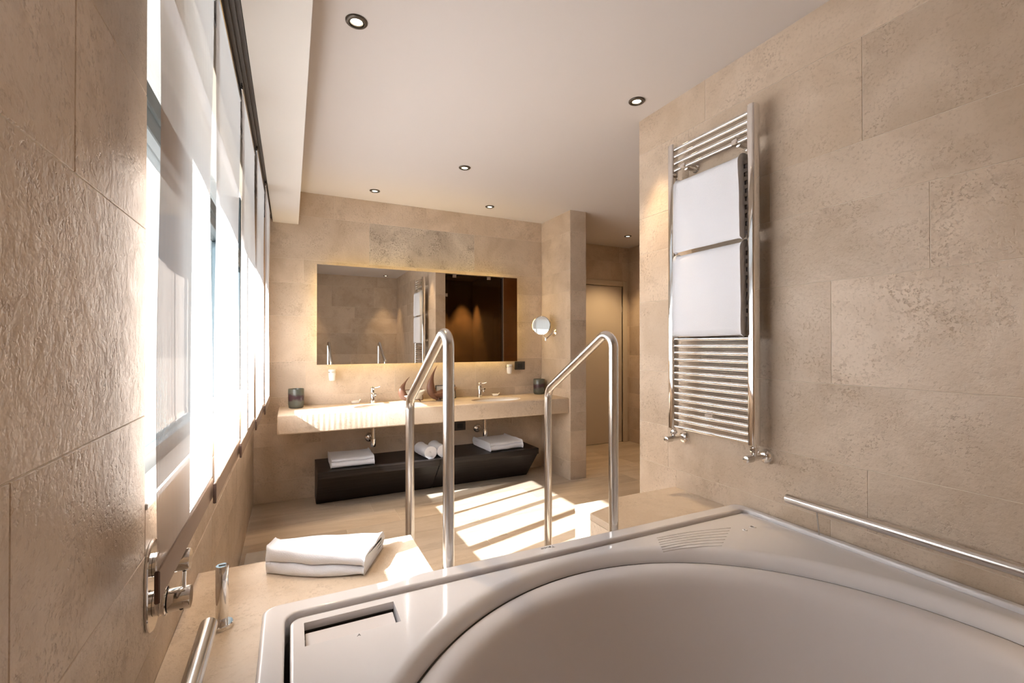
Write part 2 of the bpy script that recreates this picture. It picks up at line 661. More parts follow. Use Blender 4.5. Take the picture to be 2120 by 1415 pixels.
def lay(parent, name, mat, origin, U, V, u0, u1, vs_list, cuts=None, holes=(), lens=(0.72, 1.05), seed=1, lift=0.0004):
    """lay one object per slab on the plane origin + u U + v V; its face looks along U x V"""
    rnd = random.Random(seed)
    U, V = Vector(U), Vector(V)
    N = U.cross(V)
    R = Matrix((U, V, N)).transposed().to_4x4()
    cuts = cuts or {}
    for i in range(len(vs_list) - 1):
        v0, v1 = vs_list[i], vs_list[i + 1]
        if i in cuts:
            brk = [u0] + [c for c in cuts[i] if u0 < c < u1] + [u1]
        else:
            brk = [u0]
            u = u0 - rnd.uniform(0, 0.6)
            while True:
                u += rnd.uniform(*lens)
                if u > u1 - 0.12:
                    break
                if u > u0 + 0.12:
                    brk.append(u)
            brk.append(u1)
        for a, b in zip(brk[:-1], brk[1:]):
            pieces = [(a, b, v0, v1)]
            for (ha, hb, hv0, hv1) in holes:
                nxt = []
                for (pa, pb, pv0, pv1) in pieces:
                    if pb <= ha or pa >= hb or pv1 <= hv0 or pv0 >= hv1:
                        nxt.append((pa, pb, pv0, pv1))
                        continue
                    if pa < ha:
                        nxt.append((pa, ha, pv0, pv1))
                    if pb > hb:
                        nxt.append((hb, pb, pv0, pv1))
                    m0, m1 = max(pa, ha), min(pb, hb)
                    if pv0 < hv0:
                        nxt.append((m0, m1, pv0, hv0))
                    if pv1 > hv1:
                        nxt.append((m0, m1, hv1, pv1))
                pieces = nxt
            for (pa, pb, pv0, pv1) in pieces:
                if pb - pa < 0.012 or pv1 - pv0 < 0.012:
                    continue
                vs, fs = tile_mesh(pb - pa, pv1 - pv0)
                me = bpy.data.meshes.new(name)
                me.from_pydata(vs, [], fs)
                me.materials.append(M[mat])
                o = bpy.data.objects.new(name, me)
                col.objects.link(o)
                o.parent = parent
                c = Vector(origin) + U * (pa + pb) / 2 + V * (pv0 + pv1) / 2 + N * rnd.uniform(0, lift)
                o.matrix_world = Matrix.Translation(c) @ R


B = 0.0014   # joints are recessed by this

# floor
floor = tag(G().box(XL - 0.1, 4.4, YR - 0.1, 5.2, -0.12, -B).build('floor', 'grout'), 'warm beige stone floor of long honed tiles', None, None, 'structure')
rows = [1.855, 2.27, 2.53, 2.93, 3.23, 3.53, 3.80, 4.06, 4.405]
lay(floor, 'floor_tile', 'floor_stone', (0, 0, 0), (1, 0, 0), (0, 1, 0), XL, 4.25, rows,
    cuts={6: [0.605, 1.62, 2.5, 3.4]}, holes=[(2.5, 2.69, 3.83, 5.02)], lens=(0.8, 1.2), seed=3)
lay(floor, 'floor_tile', 'floor_stone', (0, 0, 0), (1, 0, 0), (0, 1, 0), 2.69, 4.25, [4.405, 4.70, 5.02], lens=(0.8, 1.2), seed=5)

# ceiling and the boxed soffit along the window
tag(G().box(XL - 0.1, 4.4, YR - 0.1, 5.2, ZC, ZC + 0.1).build('ceiling', 'paint'), 'smooth matt greige ceiling with recessed spotlights', None, None, 'structure')
tag(G().box(-0.14, 0.058, YR, YB, 2.40, ZC - 0.001).build('trim_1', 'paint_light'), 'pale boxed ceiling soffit running along the curtain rail', None, None, 'structure')

# left wall with the window opening
WY0, WY1, WZ0, WZ1 = 1.225, 4.02, 1.005, 2.46
XO = -0.34
wl = G()
wl.box(XO, XL - B, YR - 0.1, WY0, 0, ZC).box(XO, XL - B, WY1, YB + 0.1, 0, ZC)
wl.box(XO, XL - B, WY0, WY1, 0, WZ0).box(XO, XL - B, WY0, WY1, WZ1, ZC)
wall_left = tag(wl.build('wall_left', 'grout'), 'rough textured beige stone wall around the curtained window', None, None, 'structure')
lay(wall_left, 'wall_tile', 'stone', (XL, 0, 0), (0, 1, 0), (0, 0, 1), YR, YB, COURSES,
    cuts={4: [-0.1, 0.70, 1.66, 2.55, 3.5], 5: [-0.2, 0.60, 1.4], 6: [0.0, 0.863, 1.5], 7: [-0.3, 0.863]},
    holes=[(WY0, WY1, WZ0, WZ1)], seed=11)

# wall with the mirror
wall_back = tag(G().box(XL - 0.1, 2.5, YB + B, YB + 0.15, 0, ZC).build('wall_back', 'grout'), 'beige travertine wall behind the vanity and mirror', None, None, 'structure')
lay(wall_back, 'wall_tile', 'stone', (0, YB, 0), (1, 0, 0), (0, 0, 1), XL, 2.5, COURSES,
    cuts={8: [0.658, 1.703], 9: [0.35, 1.2], 7: [0.1, 1.1, 1.9], 6: [0.5, 1.3, 2.2], 5: [0.75, 1.6]}, seed=23)

# one strongly figured slab sits over the mirror, a few paler ones of the same kind elsewhere
for o in wall_back.children:
    if abs(o.matrix_world.translation.x - 1.18) < 0.05 and abs(o.matrix_world.translation.z - 2.287) < 0.05:
        o.data.materials[0] = M['stone_marked']

# radiator wall: a partition that ends at the passage
XP = 2.03
YP = 2.13
wall_right = tag(G().box(XR + B, XP - B, YR - 0.1, YP - B, 0, ZC).build('wall_right', 'grout'), 'beige stone partition wall that carries the towel radiator', None, None, 'structure')
lay(wall_right, 'wall_tile', 'stone', (XR, 0, 0), (0, -1, 0), (0, 0, 1), -YP, -YR, COURSES,
    cuts={8: [-1.75, -0.94, 0.1], 9: [-1.644, -0.55, 0.2], 3: [-1.9, -0.928, 0.0], 7: [-1.3, -0.3], 5: [-1.05, -0.1], 4: [-1.5, -0.45]}, seed=31)
lay(wall_right, 'wall_tile', 'stone', (0, YP, 0), (-1, 0, 0), (0, 0, 1), -XP, -XR, COURSES, cuts={i: [] for i in range(10)}, seed=33)

# rear wall behind the bath
wall_rear = tag(G().box(XL - 0.1, XP, YR - 0.1, YR - B, 0, ZC).build('wall_rear', 'grout'), 'beige stone wall at the head of the bath, seen in the mirror', None, None, 'structure')
lay(wall_rear, 'wall_tile', 'stone', (0, YR, 0), (-1, 0, 0), (0, 0, 1), -XR, -XL, COURSES, seed=41)

# pillar at the end of the vanity
PX0, PX1, PY0 = 2.50, 2.69, 3.83
wall_pillar = tag(G().box(PX0 + B, PX1 - B, PY0 + B, 5.02, 0, ZC).build('wall_pillar', 'grout'), 'narrow stone pier at the right end of the vanity', None, None, 'structure')
lay(wall_pillar, 'wall_tile', 'stone', (PX0, 0, 0), (0, -1, 0), (0, 0, 1), -YB, -PY0, COURSES, cuts={i: [] for i in range(10)}, seed=51)
lay(wall_pillar, 'wall_tile', 'stone', (0, PY0, 0), (1, 0, 0), (0, 0, 1), PX0, PX1, COURSES, cuts={i: [] for i in range(10)}, seed=52)
lay(wall_pillar, 'wall_tile', 'stone', (PX1, 0, 0), (0, 1, 0), (0, 0, 1), PY0, 5.02, COURSES, seed=53)

# passage walls and the door
XC, YC = 4.25, 5.02
DX0, DX1, DZ = 3.29, 4.137, 2.15
wall_hall = tag(G().box(2.69, DX0, YC + B, YC + 0.12, 0, ZC).box(DX1, XC + 0.12, YC + B, YC + 0.12, 0, ZC).box(DX0, DX1, YC + B, YC + 0.12, DZ, ZC).box(2.6, XC + 0.12, YC + 0.12, YC + 0.17, -0.05, ZC).build('wall_passage_end', 'grout'),  # last box: unseen backing added to keep sky light from leaking under the door
                'stone wall above and around the passage door, added light stop behind', None, None, 'structure')
lay(wall_hall, 'wall_tile', 'stone', (0, YC, 0), (1, 0, 0), (0, 0, 1), 2.69, XC, COURSES, holes=[(DX0, DX1, 0, DZ)], seed=61)
wall_hr = tag(G().box(XC + B, XC + 0.1, 2.0, YC + 0.1, 0, ZC).build('wall_passage_side', 'grout'), 'stone side wall of the dim passage', None, None, 'structure')
lay(wall_hr, 'wall_tile', 'stone', (XC, 0, 0), (0, -1, 0), (0, 0, 1), -YC, -2.08, COURSES, seed=71)

door = tag(bpy.data.objects.new('door_1', None), 'flush beige door with plain casing at the passage end', None, None, 'structure')
col.objects.link(door)
door.location = ((DX0 + DX1) / 2, YC, 0)
G().bbox(DX0 + 0.004, DX1 - 0.004, YC + 0.012, YC + 0.055, 0.006, DZ - 0.004, 0.002, 1).build('leaf', 'door', door)
G().bbox(DX1, DX1 + 0.072, YC - 0.014, YC + 0.03, 0, DZ + 0.072, 0.003, 1).build('casing', 'casing', door)
G().bbox(DX0 - 0.072, DX0, YC - 0.014, YC + 0.03, 0, DZ + 0.072, 0.003, 1).build('casing', 'casing', door)
G().bbox(DX0, DX1, YC - 0.014, YC + 0.03, DZ, DZ + 0.072, 0.003, 1).build('casing', 'casing', door)
for z in (0.35, 1.05, 1.83):
    G().lathe([(0.006, -0.035), (0.006, 0.035)], (DX1 - 0.004, YC + 0.004, z), 10).build('hinge', 'steel', door)
hd = G().tube(fillet([(DX0 + 0.07, YC + 0.012, 1.02), (DX0 + 0.07, YC - 0.045, 1.02), (DX0 + 0.19, YC - 0.045, 1.02)], 0.012), 0.008)
hd.lathe([(0.024, -0.006), (0.024, 0.006)], (DX0 + 0.07, YC + 0.008, 1.02), 20, 'Y')
hd.build('handle', 'steel', door, 40)

# dark shower cabin behind the partition, seen in the mirror
SX0, SX1, SY0, SY1 = XP, 2.98, 0.75, 2.08
wsg = G().box(SX1, XC, 1.98, SY1 - B, 0, ZC).box(SX0, SX1, 1.98, SY1 - B, 2.42, ZC)
wall_shower = tag(wsg.build('wall_shower_front', 'grout'), 'stone wall around the smoked glass shower door', None, None, 'structure')
lay(wall_shower, 'wall_tile', 'stone', (0, SY1, 0), (-1, 0, 0), (0, 0, 1), -XC, -SX0, COURSES, holes=[(-SX1, -SX0, 0, 2.42)], seed=81)
cab = G().box(SX0, SX1 + 0.1, SY0 - 0.1, SY0, 0, 2.6).box(SX1, SX1 + 0.1, SY0, 1.98, 0, 2.6).box(SX0, SX1 + 0.1, SY0 - 0.1, 1.98, 2.52, 2.6)
cab.box(SX0 + 0.001, SX0 + 0.012, SY0, 1.98, 0, 2.6).box(SX0, SX1, SY0, 1.98, -0.002, 0.006)
tag(cab.build('wall_shower_inner', 'dark_stone'), 'dark stone lining of the shower cabin', None, None, 'structure')
sg = thing('shower_door', (2.5, 2.03, 0), 'smoked glass shower door with square metal clips', 'door')
G().box(SX0 + 0.012, SX1 - 0.006, 2.025, 2.035, 0.012, 2.405).build('pane', 'shower_glass', sg)
G().box(SX1 + 0.004, 3.90, 2.0845, 2.0925, 0.012, 2.405).build('fixed_pane', 'shower_glass', sg)
for x, z in ((2.20, 2.39), (2.76, 2.39), (2.065, 2.10), (2.065, 0.35)):
    G().bbox(x - 0.03, x + 0.03, 2.018, 2.042, z - 0.025, z + 0.025, 0.003, 1).build('hinge', 'chrome', sg)
G().box(SX1 - 0.004, SX1 - 0.0005, 1.985, 2.079, 0.012, 2.405).build('jamb_dark_cover', 'black2', sg)  # dark strip added to cover the bright jamb end reflected in the mirror
rh = thing('rain_shower', (2.5, 1.35, 2.52), 'dark square rain shower panel under the cabin ceiling', 'shower')
G().bbox(2.27, 2.73, 1.15, 1.55, 2.47, 2.49, 0.004, 1).build('plate', 'black2', rh)
G().lathe([(0.02, 2.49), (0.02, 2.52)], (2.5, 1.35, 0), 16).build('arm', 'black2', rh, 40)


# ------------------------------------------------------------------ window, terrace outside
win = tag(bpy.data.objects.new('window_1', None), 'wide grey metal window behind the sheer panel curtains', None, None, 'structure')
col.objects.link(win)
win.location = (XO, (WY0 + WY1) / 2, WZ0)
fx0, fx1 = -0.405, -0.345
G().bbox(fx0, fx1, WY0 - 0.05, WY0 + 0.012, WZ0 - 0.03, WZ1, 0.003, 1).build('frame_post', 'frame', win)
G().bbox(fx0, fx1, WY1 - 0.03, WY1 + 0.05, WZ0 - 0.03, WZ1, 0.003, 1).build('frame_post', 'frame', win)
G().bbox(fx0, fx1, WY0 + 0.012, WY1 - 0.03, 1.0, 1.055, 0.003, 1).build('bottom_rail', 'frame', win)
G().bbox(fx0, fx1, WY0 + 0.012, WY1 - 0.03, 1.93, 2.055, 0.003, 1).build('transom', 'frame', win)
G().bbox(fx0 + 0.01, fx1 + 0.008, WY0 + 0.012, WY1 - 0.03, 1.985, 1.998, 0.003, 1).build('glazing_bead', 'frame', win)
for y, wd in ((2.43, 0.07), (3.05, 0.022), (3.33, 0.07)):
    G().bbox(fx0, fx1, y - wd / 2, y + wd / 2, 1.055, 1.93, 0.003, 1).build('mullion', 'frame', win)
for a, b in ((WY0 + 0.012, 2.395), (2.465, 3.039), (3.061, 3.295), (3.365, WY1 - 0.03)):
    G().box(-0.379, -0.373, a, b, 1.055, 1.93).build('pane', 'pane', win)
G().box(-0.379, -0.373, WY0 + 0.012, WY1 - 0.03, 2.055, WZ1).build('pane', 'pane', win)
G().bbox(XO - 0.09, XL + 0.004, WY0 + 0.001, WY1 - 0.001, WZ0 - 0.012, WZ0 + 0.002, 0.002, 1).build('window_sill', 'white_sill', win)

tag(G().box(-40, -0.42, -40, 60, -0.25, -0.12).build('ground_terrace', 'terrace'), 'sunlit pale terrace outside the window', None, None, 'structure')
tag(G().box(-1.42, -0.35, YR - 1.5, 6.0, 2.74, 2.95).build('trim_2', 'render_white'), 'white roof overhang outside above the window', None, None, 'structure')


# ------------------------------------------------------------------ bath platform
ZD = 0.575
dk = thing('bath_platform', (0.08, 1.65, 0), 'L-shaped beige stone platform along the window wall, white towel on it', 'platform')
pl = [(XL + 0.001, YR + 0.001), (-0.068, YR + 0.001), (-0.068, 1.458), (0.44, 1.458), (0.44, 1.855), (XL + 0.001, 1.855)]
G().prism(pl, ZD - 0.03, ZD).build('top_slab', 'slab_stone', dk)
G().prism([(x + (0 if x < 0.4 else -0.002), y - (0.002 if y > 1.8 else 0)) for x, y in pl], 0.001, ZD - 0.0315).build('side_panel', 'slab_stone', dk)
dr = thing('bath_platform', (1.55, 1.65, 0), 'square beige stone ledge beside the radiator wall and right handrail', 'platform')
G().bbox(1.235, XR - 0.001, 1.462, 1.855, ZD - 0.03, ZD, 0.002, 1).build('top_slab', 'slab_stone', dr)
G().box(1.237, XR - 0.001, 1.462, 1.853, 0.001, ZD - 0.0315).build('side_panel', 'slab_stone', dr)
st = thing('bath_step', (0.84, 1.66, 0), 'low stone step up to the bath between the two handrails', 'step')
G().bbox(0.443, 1.232, 1.462, 1.853, 0.26, 0.29, 0.002, 1).build('tread', 'slab_stone', st)
G().box(0.443, 1.232, 1.462, 1.85, 0.001, 0.2585).build('riser', 'slab_stone', st)

# ------------------------------------------------------------------ bathtub
CXT, CYT = 0.888, 0.475
tub = thing('bathtub', (CXT, CYT, 0.002), 'large white acrylic bath with round basin inside a square rim', 'bathtub')
NT = 192


def rrect_ray(a, x0, x1, y0, y1, r):
    """distance from the bath centre to a rounded rectangle along angle a"""
    d = Vector((math.cos(a), math.sin(a)))
    lo, hi = 0.05, 3.0
    cx, cy, hx, hy = (x0 + x1) / 2, (y0 + y1) / 2, (x1 - x0) / 2 - r, (y1 - y0) / 2 - r
    for _ in range(40):
        t = (lo + hi) / 2
        px, py = CXT + d.x * t - cx, CYT + d.y * t - cy
        qx, qy = abs(px) - hx, abs(py) - hy
        sdf = math.hypot(max(qx, 0), max(qy, 0)) + min(max(qx, qy), 0) - r
        if sdf < 0:
            lo = t
        else:
            hi = t
    return lo


def ring_mesh(loops, closed=False):
    """loops: list of functions angle -> (radius, z)"""
    angs = []
    for k in range(NT):
        angs.append(2 * PI * k / NT)
    # extra rays through the four corners keep them crisp
    for cx, cy in CORN:
        base = math.atan2(cy - CYT, cx - CXT)
        for e in (-0.03, -0.02, -0.012, -0.006, 0, 0.006, 0.012, 0.02, 0.03):
            angs.append((base + e) % (2 * PI))
    angs = sorted(set(round(a, 5) for a in angs))
    n = len(angs)
    vs, fs = [], []
    for fn in loops:
        for a in angs:
            r, z = fn(a)
            vs.append((CXT + r * math.cos(a), CYT + r * math.sin(a), z))
    m = len(loops)
    for i in range(m if closed else m - 1):
        j = (i + 1) % m
        for k in range(n):
            q = (k + 1) % n
            fs.append((i * n + k, i * n + q, j * n + q, j * n + k))
    return G().add(vs, fs), n


RO = (-0.068, 1.868, -0.545, 1.458)
RI = (-0.012, 1.838, -0.48, 1.398)
PN = (0.0, 1.836, -0.478, 1.390)
CORN = [(x, y) for x in RO[:2] for y in RO[2:]]


def sq(rc, off, rad, z):
    return lambda a: (rrect_ray(a, rc[0] + off, rc[1] - off, rc[2] + off, rc[3] - off, rad), z)


def ci(r, z):
    return lambda a: (r, z)


ZT = 0.612


def arc_out(rc, off, rad, r, z):
    """rounded edge from an upright face at rc+off over to a flat top at z"""
    return [sq(rc, off + r * (1 - math.cos(a)), rad, z - r + r * math.sin(a)) for a in [PI / 2 * k / 5 for k in range(6)]]


rim, _ = ring_mesh([sq(RO, 0.002, 0.034, 0.2905), sq(RO, 0.0, 0.038, ZD - 0.01), sq(RO, 0.0, 0.038, ZT - 0.010)] + arc_out(RO, 0.0, 0.036, 0.007, ZT)
                   + [sq(RO, 0.010, 0.03, ZT), sq(RI, -0.009, 0.042, ZT)]
                   + [sq(RI, -0.006 * (1 - math.sin(a)), 0.036, ZT - 0.006 + 0.006 * math.cos(a)) for a in [PI / 2 * k / 5 for k in range(6)]]
                   + [sq(RI, 0.0, 0.033, ZT - 0.009), sq(RI, 0.0, 0.033, 0.54), sq(RI, -0.03, 0.05, 0.53)], True)
rim.build('rim', 'acrylic', tub, 30)
ZP = 0.598
panel, _ = ring_mesh([sq(PN, 0.0, 0.03, 0.56), sq(PN, 0.0, 0.03, ZP - 0.005), sq(PN, 0.0015, 0.029, ZP - 0.0015), sq(PN, 0.005, 0.027, ZP), sq(PN, 0.009, 0.027, ZP),
                      ci(0.902, ZP), ci(0.898, ZP), ci(0.889, ZP - 0.001), ci(0.880, ZP - 0.0045), ci(0.872, ZP - 0.010), ci(0.866, ZP - 0.018), ci(0.861, ZP - 0.028), ci(0.858, ZP - 0.04), ci(0.857, ZP - 0.06), ci(0.9, ZP - 0.06)], True)
pan = panel.build('inner_panel', 'acrylic', tub)
# skimmer recess
cut = G().box(0.034, 0.272, 1.250, 1.356, 0.552, 0.7).build('cutter', None)
boolean_cut(pan, [cut])
pan.data.shade_smooth()
pan.data.set_sharp_from_angle(angle=math.radians(35))
flap = G().bbox(0.0365, 0.2660, -0.031, 0.031, -0.004, 0.004, 0.0015, 1).xf(Matrix.Translation((0, 1.306, 0.573)) @ Matrix.Rotation(math.radians(6), 4, 'X'))
flap.build('skimmer_flap', 'acrylic_matt', tub)
G().box(0.0345, 0.2715, 1.3530, 1.3555, 0.5525, 0.577).build('skimmer_slot_shade', 'black_gap', tub)  # black strip on the recess wall stands in for the dark inside the slot
G().box(0.0345, 0.2715, 1.2505, 1.270, 0.5525, 0.566).build('skimmer_ledge', 'acrylic', tub)
seal, _ = ring_mesh([ci(0.859, 0.546), ci(0.859, 0.552), ci(0.850, 0.552), ci(0.850, 0.546)], True)
seal.build('seal', 'black_gap', tub, 40)
bowl = [(0.8535, 0.50), (0.8535, 0.545), (0.851, 0.5525), (0.845, 0.5565), (0.835, 0.558), (0.815, 0.557), (0.800, 0.553), (0.787, 0.545), (0.776, 0.532),
        (0.768, 0.512), (0.762, 0.48), (0.750, 0.40), (0.735, 0.30), (0.715, 0.20), (0.68, 0.12), (0.62, 0.075), (0.54, 0.06), (0.2, 0.052), (0.05, 0.05)]
bs, nb = ring_mesh([ci(r, z) for r, z in bowl] )
bs.f.append(tuple((len(bowl) - 1) * nb + k for k in range(nb)))
bs.build('basin', 'acrylic_matt', tub, 60)
G().lathe([(0.03, 0.052), (0.03, 0.056), (0.024, 0.058)], (CXT, CYT, 0), 24).build('drain', 'chrome', tub, 40)
# small embossed control symbols on the far corner of the panel
for cx, cy, rr in ((1.655, 1.255, 0.010), (1.71, 1.262, 0.014)):
    G().lathe([(rr, ZP), (rr * 0.9, ZP + 0.0025), (rr * 0.55, ZP + 0.0025), (rr * 0.5, ZP)], (cx, cy, 0), 20).build('control_button', 'acrylic', tub, 40)
for k in range(7):
    y = 1.352 - 0.0165 * k
    x0 = 1.28 - 0.035 * k * 0.3
    G().tube([(x0 + t * (0.34 - 0.018 * k), y + 0.012 * math.sin(t * 3) - 0.06 * t, ZP + 0.0002) for t in [i / 10 for i in range(11)]], 0.0016, 6).build('embossed_wave', 'acrylic', tub, 60)
lettering('logo_lettering', 'Teuco', 0.020, 'ink', tub, Matrix.Translation((0.842, 1.437, ZT + 0.0004)) @ Matrix.Rotation(PI, 4, 'Z') @ Matrix.Diagonal((1.1, 1.0, 1, 1)))
lettering('flap_mark', 'A', 0.014, 'ink', tub, Matrix.Translation((0.160, 1.238, ZP + 0.0003)) @ Matrix.Rotation(PI * 0.0, 4, 'Z'))

# ------------------------------------------------------------------ handrails and grab bars


def handrail(name, x, label, yf, yr, top, bend):
    t = thing(name, (x, yf, 0.0), label, 'handrail', 'pool style handrails at the bath step')
    path = fillet([(x, yf, 0.292), (x, yf, top), (x, yr, bend), (x, yr, 0.008)], [0, 0.052, 0.075, 0], 12)
    G().tube(path, 0.0195, 24).build('rail', 'steel', t, 50)
    G().lathe([(0.036, 0.2905), (0.036, 0.296), (0.022, 0.300)], (x, yf + 0.004, 0), 28).build('flange', 'steel', t, 40)
    G().lathe([(0.036, 0.0006), (0.036, 0.006), (0.022, 0.010)], (x, yr, 0), 28).build('flange', 'steel', t, 40)


handrail('handrail', 0.487, 'tall bent brushed steel handrail beside the towel platform', 1.502, 2.065, 1.426, 1.100)
handrail('handrail', 1.190, 'tall bent brushed steel handrail in front of the passage opening', 1.502, 2.030, 1.426, 1.118)

gb = thing('grab_bar', (1.815, 0.4, ZT), 'horizontal brushed steel grab bar along the radiator wall', 'grab bar')
G().tube([(1.815, 1.185, 0.724), (1.815, -0.30, 0.724)], 0.018, 24).build('bar', 'steel', gb, 50)
for y in (1.075, 0.30, -0.20):
    G().tube([(1.826, y, 0.713), (1.842, y, ZT + 0.0005)], 0.0028, 8).build('post', 'steel', gb, 50)
gl = thing('grab_bar', (-0.166, 0.4, ZD), 'short end of a brushed steel grab bar above the window platform', 'grab bar')
G().tube([(-0.166, 1.235, 0.712), (-0.166, -0.30, 0.712)], 0.018, 24).build('bar', 'steel', gl, 50)
for y in (0.95, 0.30, -0.20):
    G().tube([(-0.166, y, 0.70), (-0.166, y, ZD + 0.0005)], 0.0028, 8).build('post', 'steel', gl, 50)

# hand shower standing in its holder
hs = thing('hand_shower', (-0.168, 1.478, ZD), 'slim upright chrome hand shower on the stone platform', 'shower')
G().lathe([(0.028, ZD + 0.0004), (0.028, ZD + 0.010), (0.026, ZD + 0.012), (0.016, ZD + 0.012)], (-0.168, 1.478, 0), 32).build('base_ring', 'chrome', hs, 40)
G().lathe([(0.0145, ZD + 0.012), (0.0145, ZD + 0.026), (0.0155, ZD + 0.028), (0.0155, ZD + 0.166), (0.0145, ZD + 0.168)], (-0.168, 1.478, 0), 32).build('handle', 'chrome', hs, 40)
G().bbox(-0.176, -0.160, 1.475, 1.481, ZD + 0.168, ZD + 0.1695, 0.0006, 1).build('end_mark', 'black2', hs)

# wall mixer
mx = thing('bath_mixer', (XL, 1.272, 0.80), 'chrome bath mixer with oval plate on the window wall', 'tap')
pts = []
for k in range(48):
    a = 2 * PI * k / 48
    pts.append((1.272 + 0.055 * math.cos(a), 0.812 + (0.045 if math.sin(a) >= 0 else -0.045) + 0.055 * math.sin(a)))
g = G()
nn = len(pts)
g.add([(XL + 0.0012, y, z) for y, z in pts] + [(XL + 0.005, y, z) for y, z in pts] + [(XL + 0.007, 1.272 + (y - 1.272) * 0.965, 0.812 + (z - 0.812) * 0.98) for y, z in pts],
      [tuple(range(nn))[::-1], tuple(range(2 * nn, 3 * nn))] + [(i + l * nn, (i + 1) % nn + l * nn, (i + 1) % nn + (l + 1) * nn, i + (l + 1) * nn) for l in (0, 1) for i in range(nn)])
g.build('cover_plate', 'chrome', mx, 40)
kn = G().lathe([(0.027, XL + 0.0075), (0.027, XL + 0.016), (0.029, XL + 0.017), (0.029, XL + 0.019), (0.026, XL + 0.020), (0.026, XL + 0.024), (0.031, XL + 0.026), (0.031, XL + 0.030), (0.025, XL + 0.032), (0.025, XL + 0.073), (0.024, XL + 0.075)], (0, 1.272, 0.770), 36, 'X')
kno = kn.build('thermostat_knob', 'chrome', mx, 35)
G().lathe([(0.0255, XL + 0.0312), (0.0255, XL + 0.0335)], (0, 1.272, 0.770), 36, 'X').build('knob_ring', 'black', mx, 35)
G().lathe([(0.004, 0), (0.004, 0.002)], (XL + 0.06, 1.252, 0.755), 10, 'Y').build('limit_button', 'black2', mx)
lv = G().lathe([(0.026, XL + 0.0075), (0.026, XL + 0.014), (0.024, XL + 0.016), (0.024, XL + 0.072), (0.023, XL + 0.074)], (0, 1.272, 0.856), 36, 'X')
lv.build('flow_knob', 'chrome', mx, 35)
G().tube([(XL + 0.064, 1.262, 0.834), (XL + 0.064, 1.258, 0.800)], 0.004, 10).build('lever', 'chrome', mx, 50)


# ------------------------------------------------------------------ curtains
rail = thing('curtain_rail', (-0.185, 2.4, 2.40), 'dark bronze five-track curtain rail under the soffit edge', 'curtain rail')
G().box(-0.228, -0.141, 0.30, 4.36, 2.418, 2.44).build('body', 'bronze', rail)
tracks = [-0.211, -0.196, -0.181, -0.166, -0.151]
for i in range(6):
    x = -0.2265 + 0.0165 * i
    G().box(x - 0.0016, x + 0.0016, 0.30, 4.36, 2.402, 2.418).build('track_lip', 'bronze', rail)

PANELS = [(1.000, 1.625, 'nearest sheer curtain panel, hanging beside the rough stone wall'),
          (1.560, 2.250, 'second sheer curtain panel from the bath'),
          (2.140, 2.860, 'third sheer curtain panel from the bath'),
          (2.790, 3.560, 'fourth sheer curtain panel from the bath'),
          (3.380, 4.100, 'farthest sheer curtain panel, hanging nearest the mirror wall')]
for i, (y0, y1, lab) in enumerate(PANELS):
    x = tracks[i]
    zb, zt = 0.945, 2.385
    t = thing('panel_curtain', (x, (y0 + y1) / 2, zb), lab, 'curtain', 'sheer panel curtains in front of the window')
    ny, nz = 28, 40
    vs, fs = [], []
    rn = random.Random(60 + i)
    ph, ph2 = rn.uniform(0, 6), rn.uniform(0, 6)
    for b in range(nz + 1):
        z = zb + (zt - zb) * b / nz
        k = math.sin(PI * b / nz)
        for a in range(ny + 1):
            s = a / ny
            y = y0 + (y1 - y0) * s
            edge = (2 * s - 1) ** 3
            dx = 0.0035 * k * math.sin(2.1 * PI * s + ph + 1.3 * z) + 0.004 * k * edge * math.sin(4.2 * z + ph2)
            dy = 0.006 * k * edge * math.sin(5.1 * z + ph)
            vs.append((x + dx, y + dy, z))
    for b in range(nz):
        for a in range(ny):
            q = b * (ny + 1) + a
            fs.append((q, q + 1, q + ny + 2, q + ny + 1))
    G().add(vs, fs).build('fabric', 'voile', t, 60, at=(x, 0, 0))
    hm = G().bbox(x - 0.0035, x + 0.0035, y0, y1, zb - 0.052, zb + 0.004, 0.0025, 2).build('weighted_hem', 'hem', t, 40)
    for ye in (y0, y1):
        G().bbox(x - 0.0042, x + 0.0042, ye - 0.0025, ye + 0.0025, zb - 0.054, zb + 0.004, 0.002, 1).build('hem_end', 'hem_end', t)
    G().bbox(x - 0.0035, x + 0.0035, y0, y1, zt, zt + 0.022, 0.002, 1).build('headrail', 'chrome', t)
    for ye in (y0 + 0.02, y1 - 0.02):
        G().bbox(x - 0.003, x + 0.003, ye - 0.012, ye + 0.012, zt + 0.018, zt + 0.0325, 0.002, 1).build('glider', 'black', t)


# ------------------------------------------------------------------ vanity
ZV = 0.815
vt = thing('vanity_top', (1.2, 4.13, 0.665), 'thick wall-hung beige stone vanity top with two oval cut-outs', 'vanity')
slab = G().bbox(-0.09, 2.499, 3.85, YB - 0.0005, 0.665, ZV, 0.012, 3).build('slab', 'slab_stone', vt, 35)
SINKS = [(0.735, 4.06), (1.80, 4.06)]


def ell(cx, cy, a, b, n=48):
    return [(cx + a * math.cos(2 * PI * k / n), cy + b * math.sin(2 * PI * k / n)) for k in range(n)]


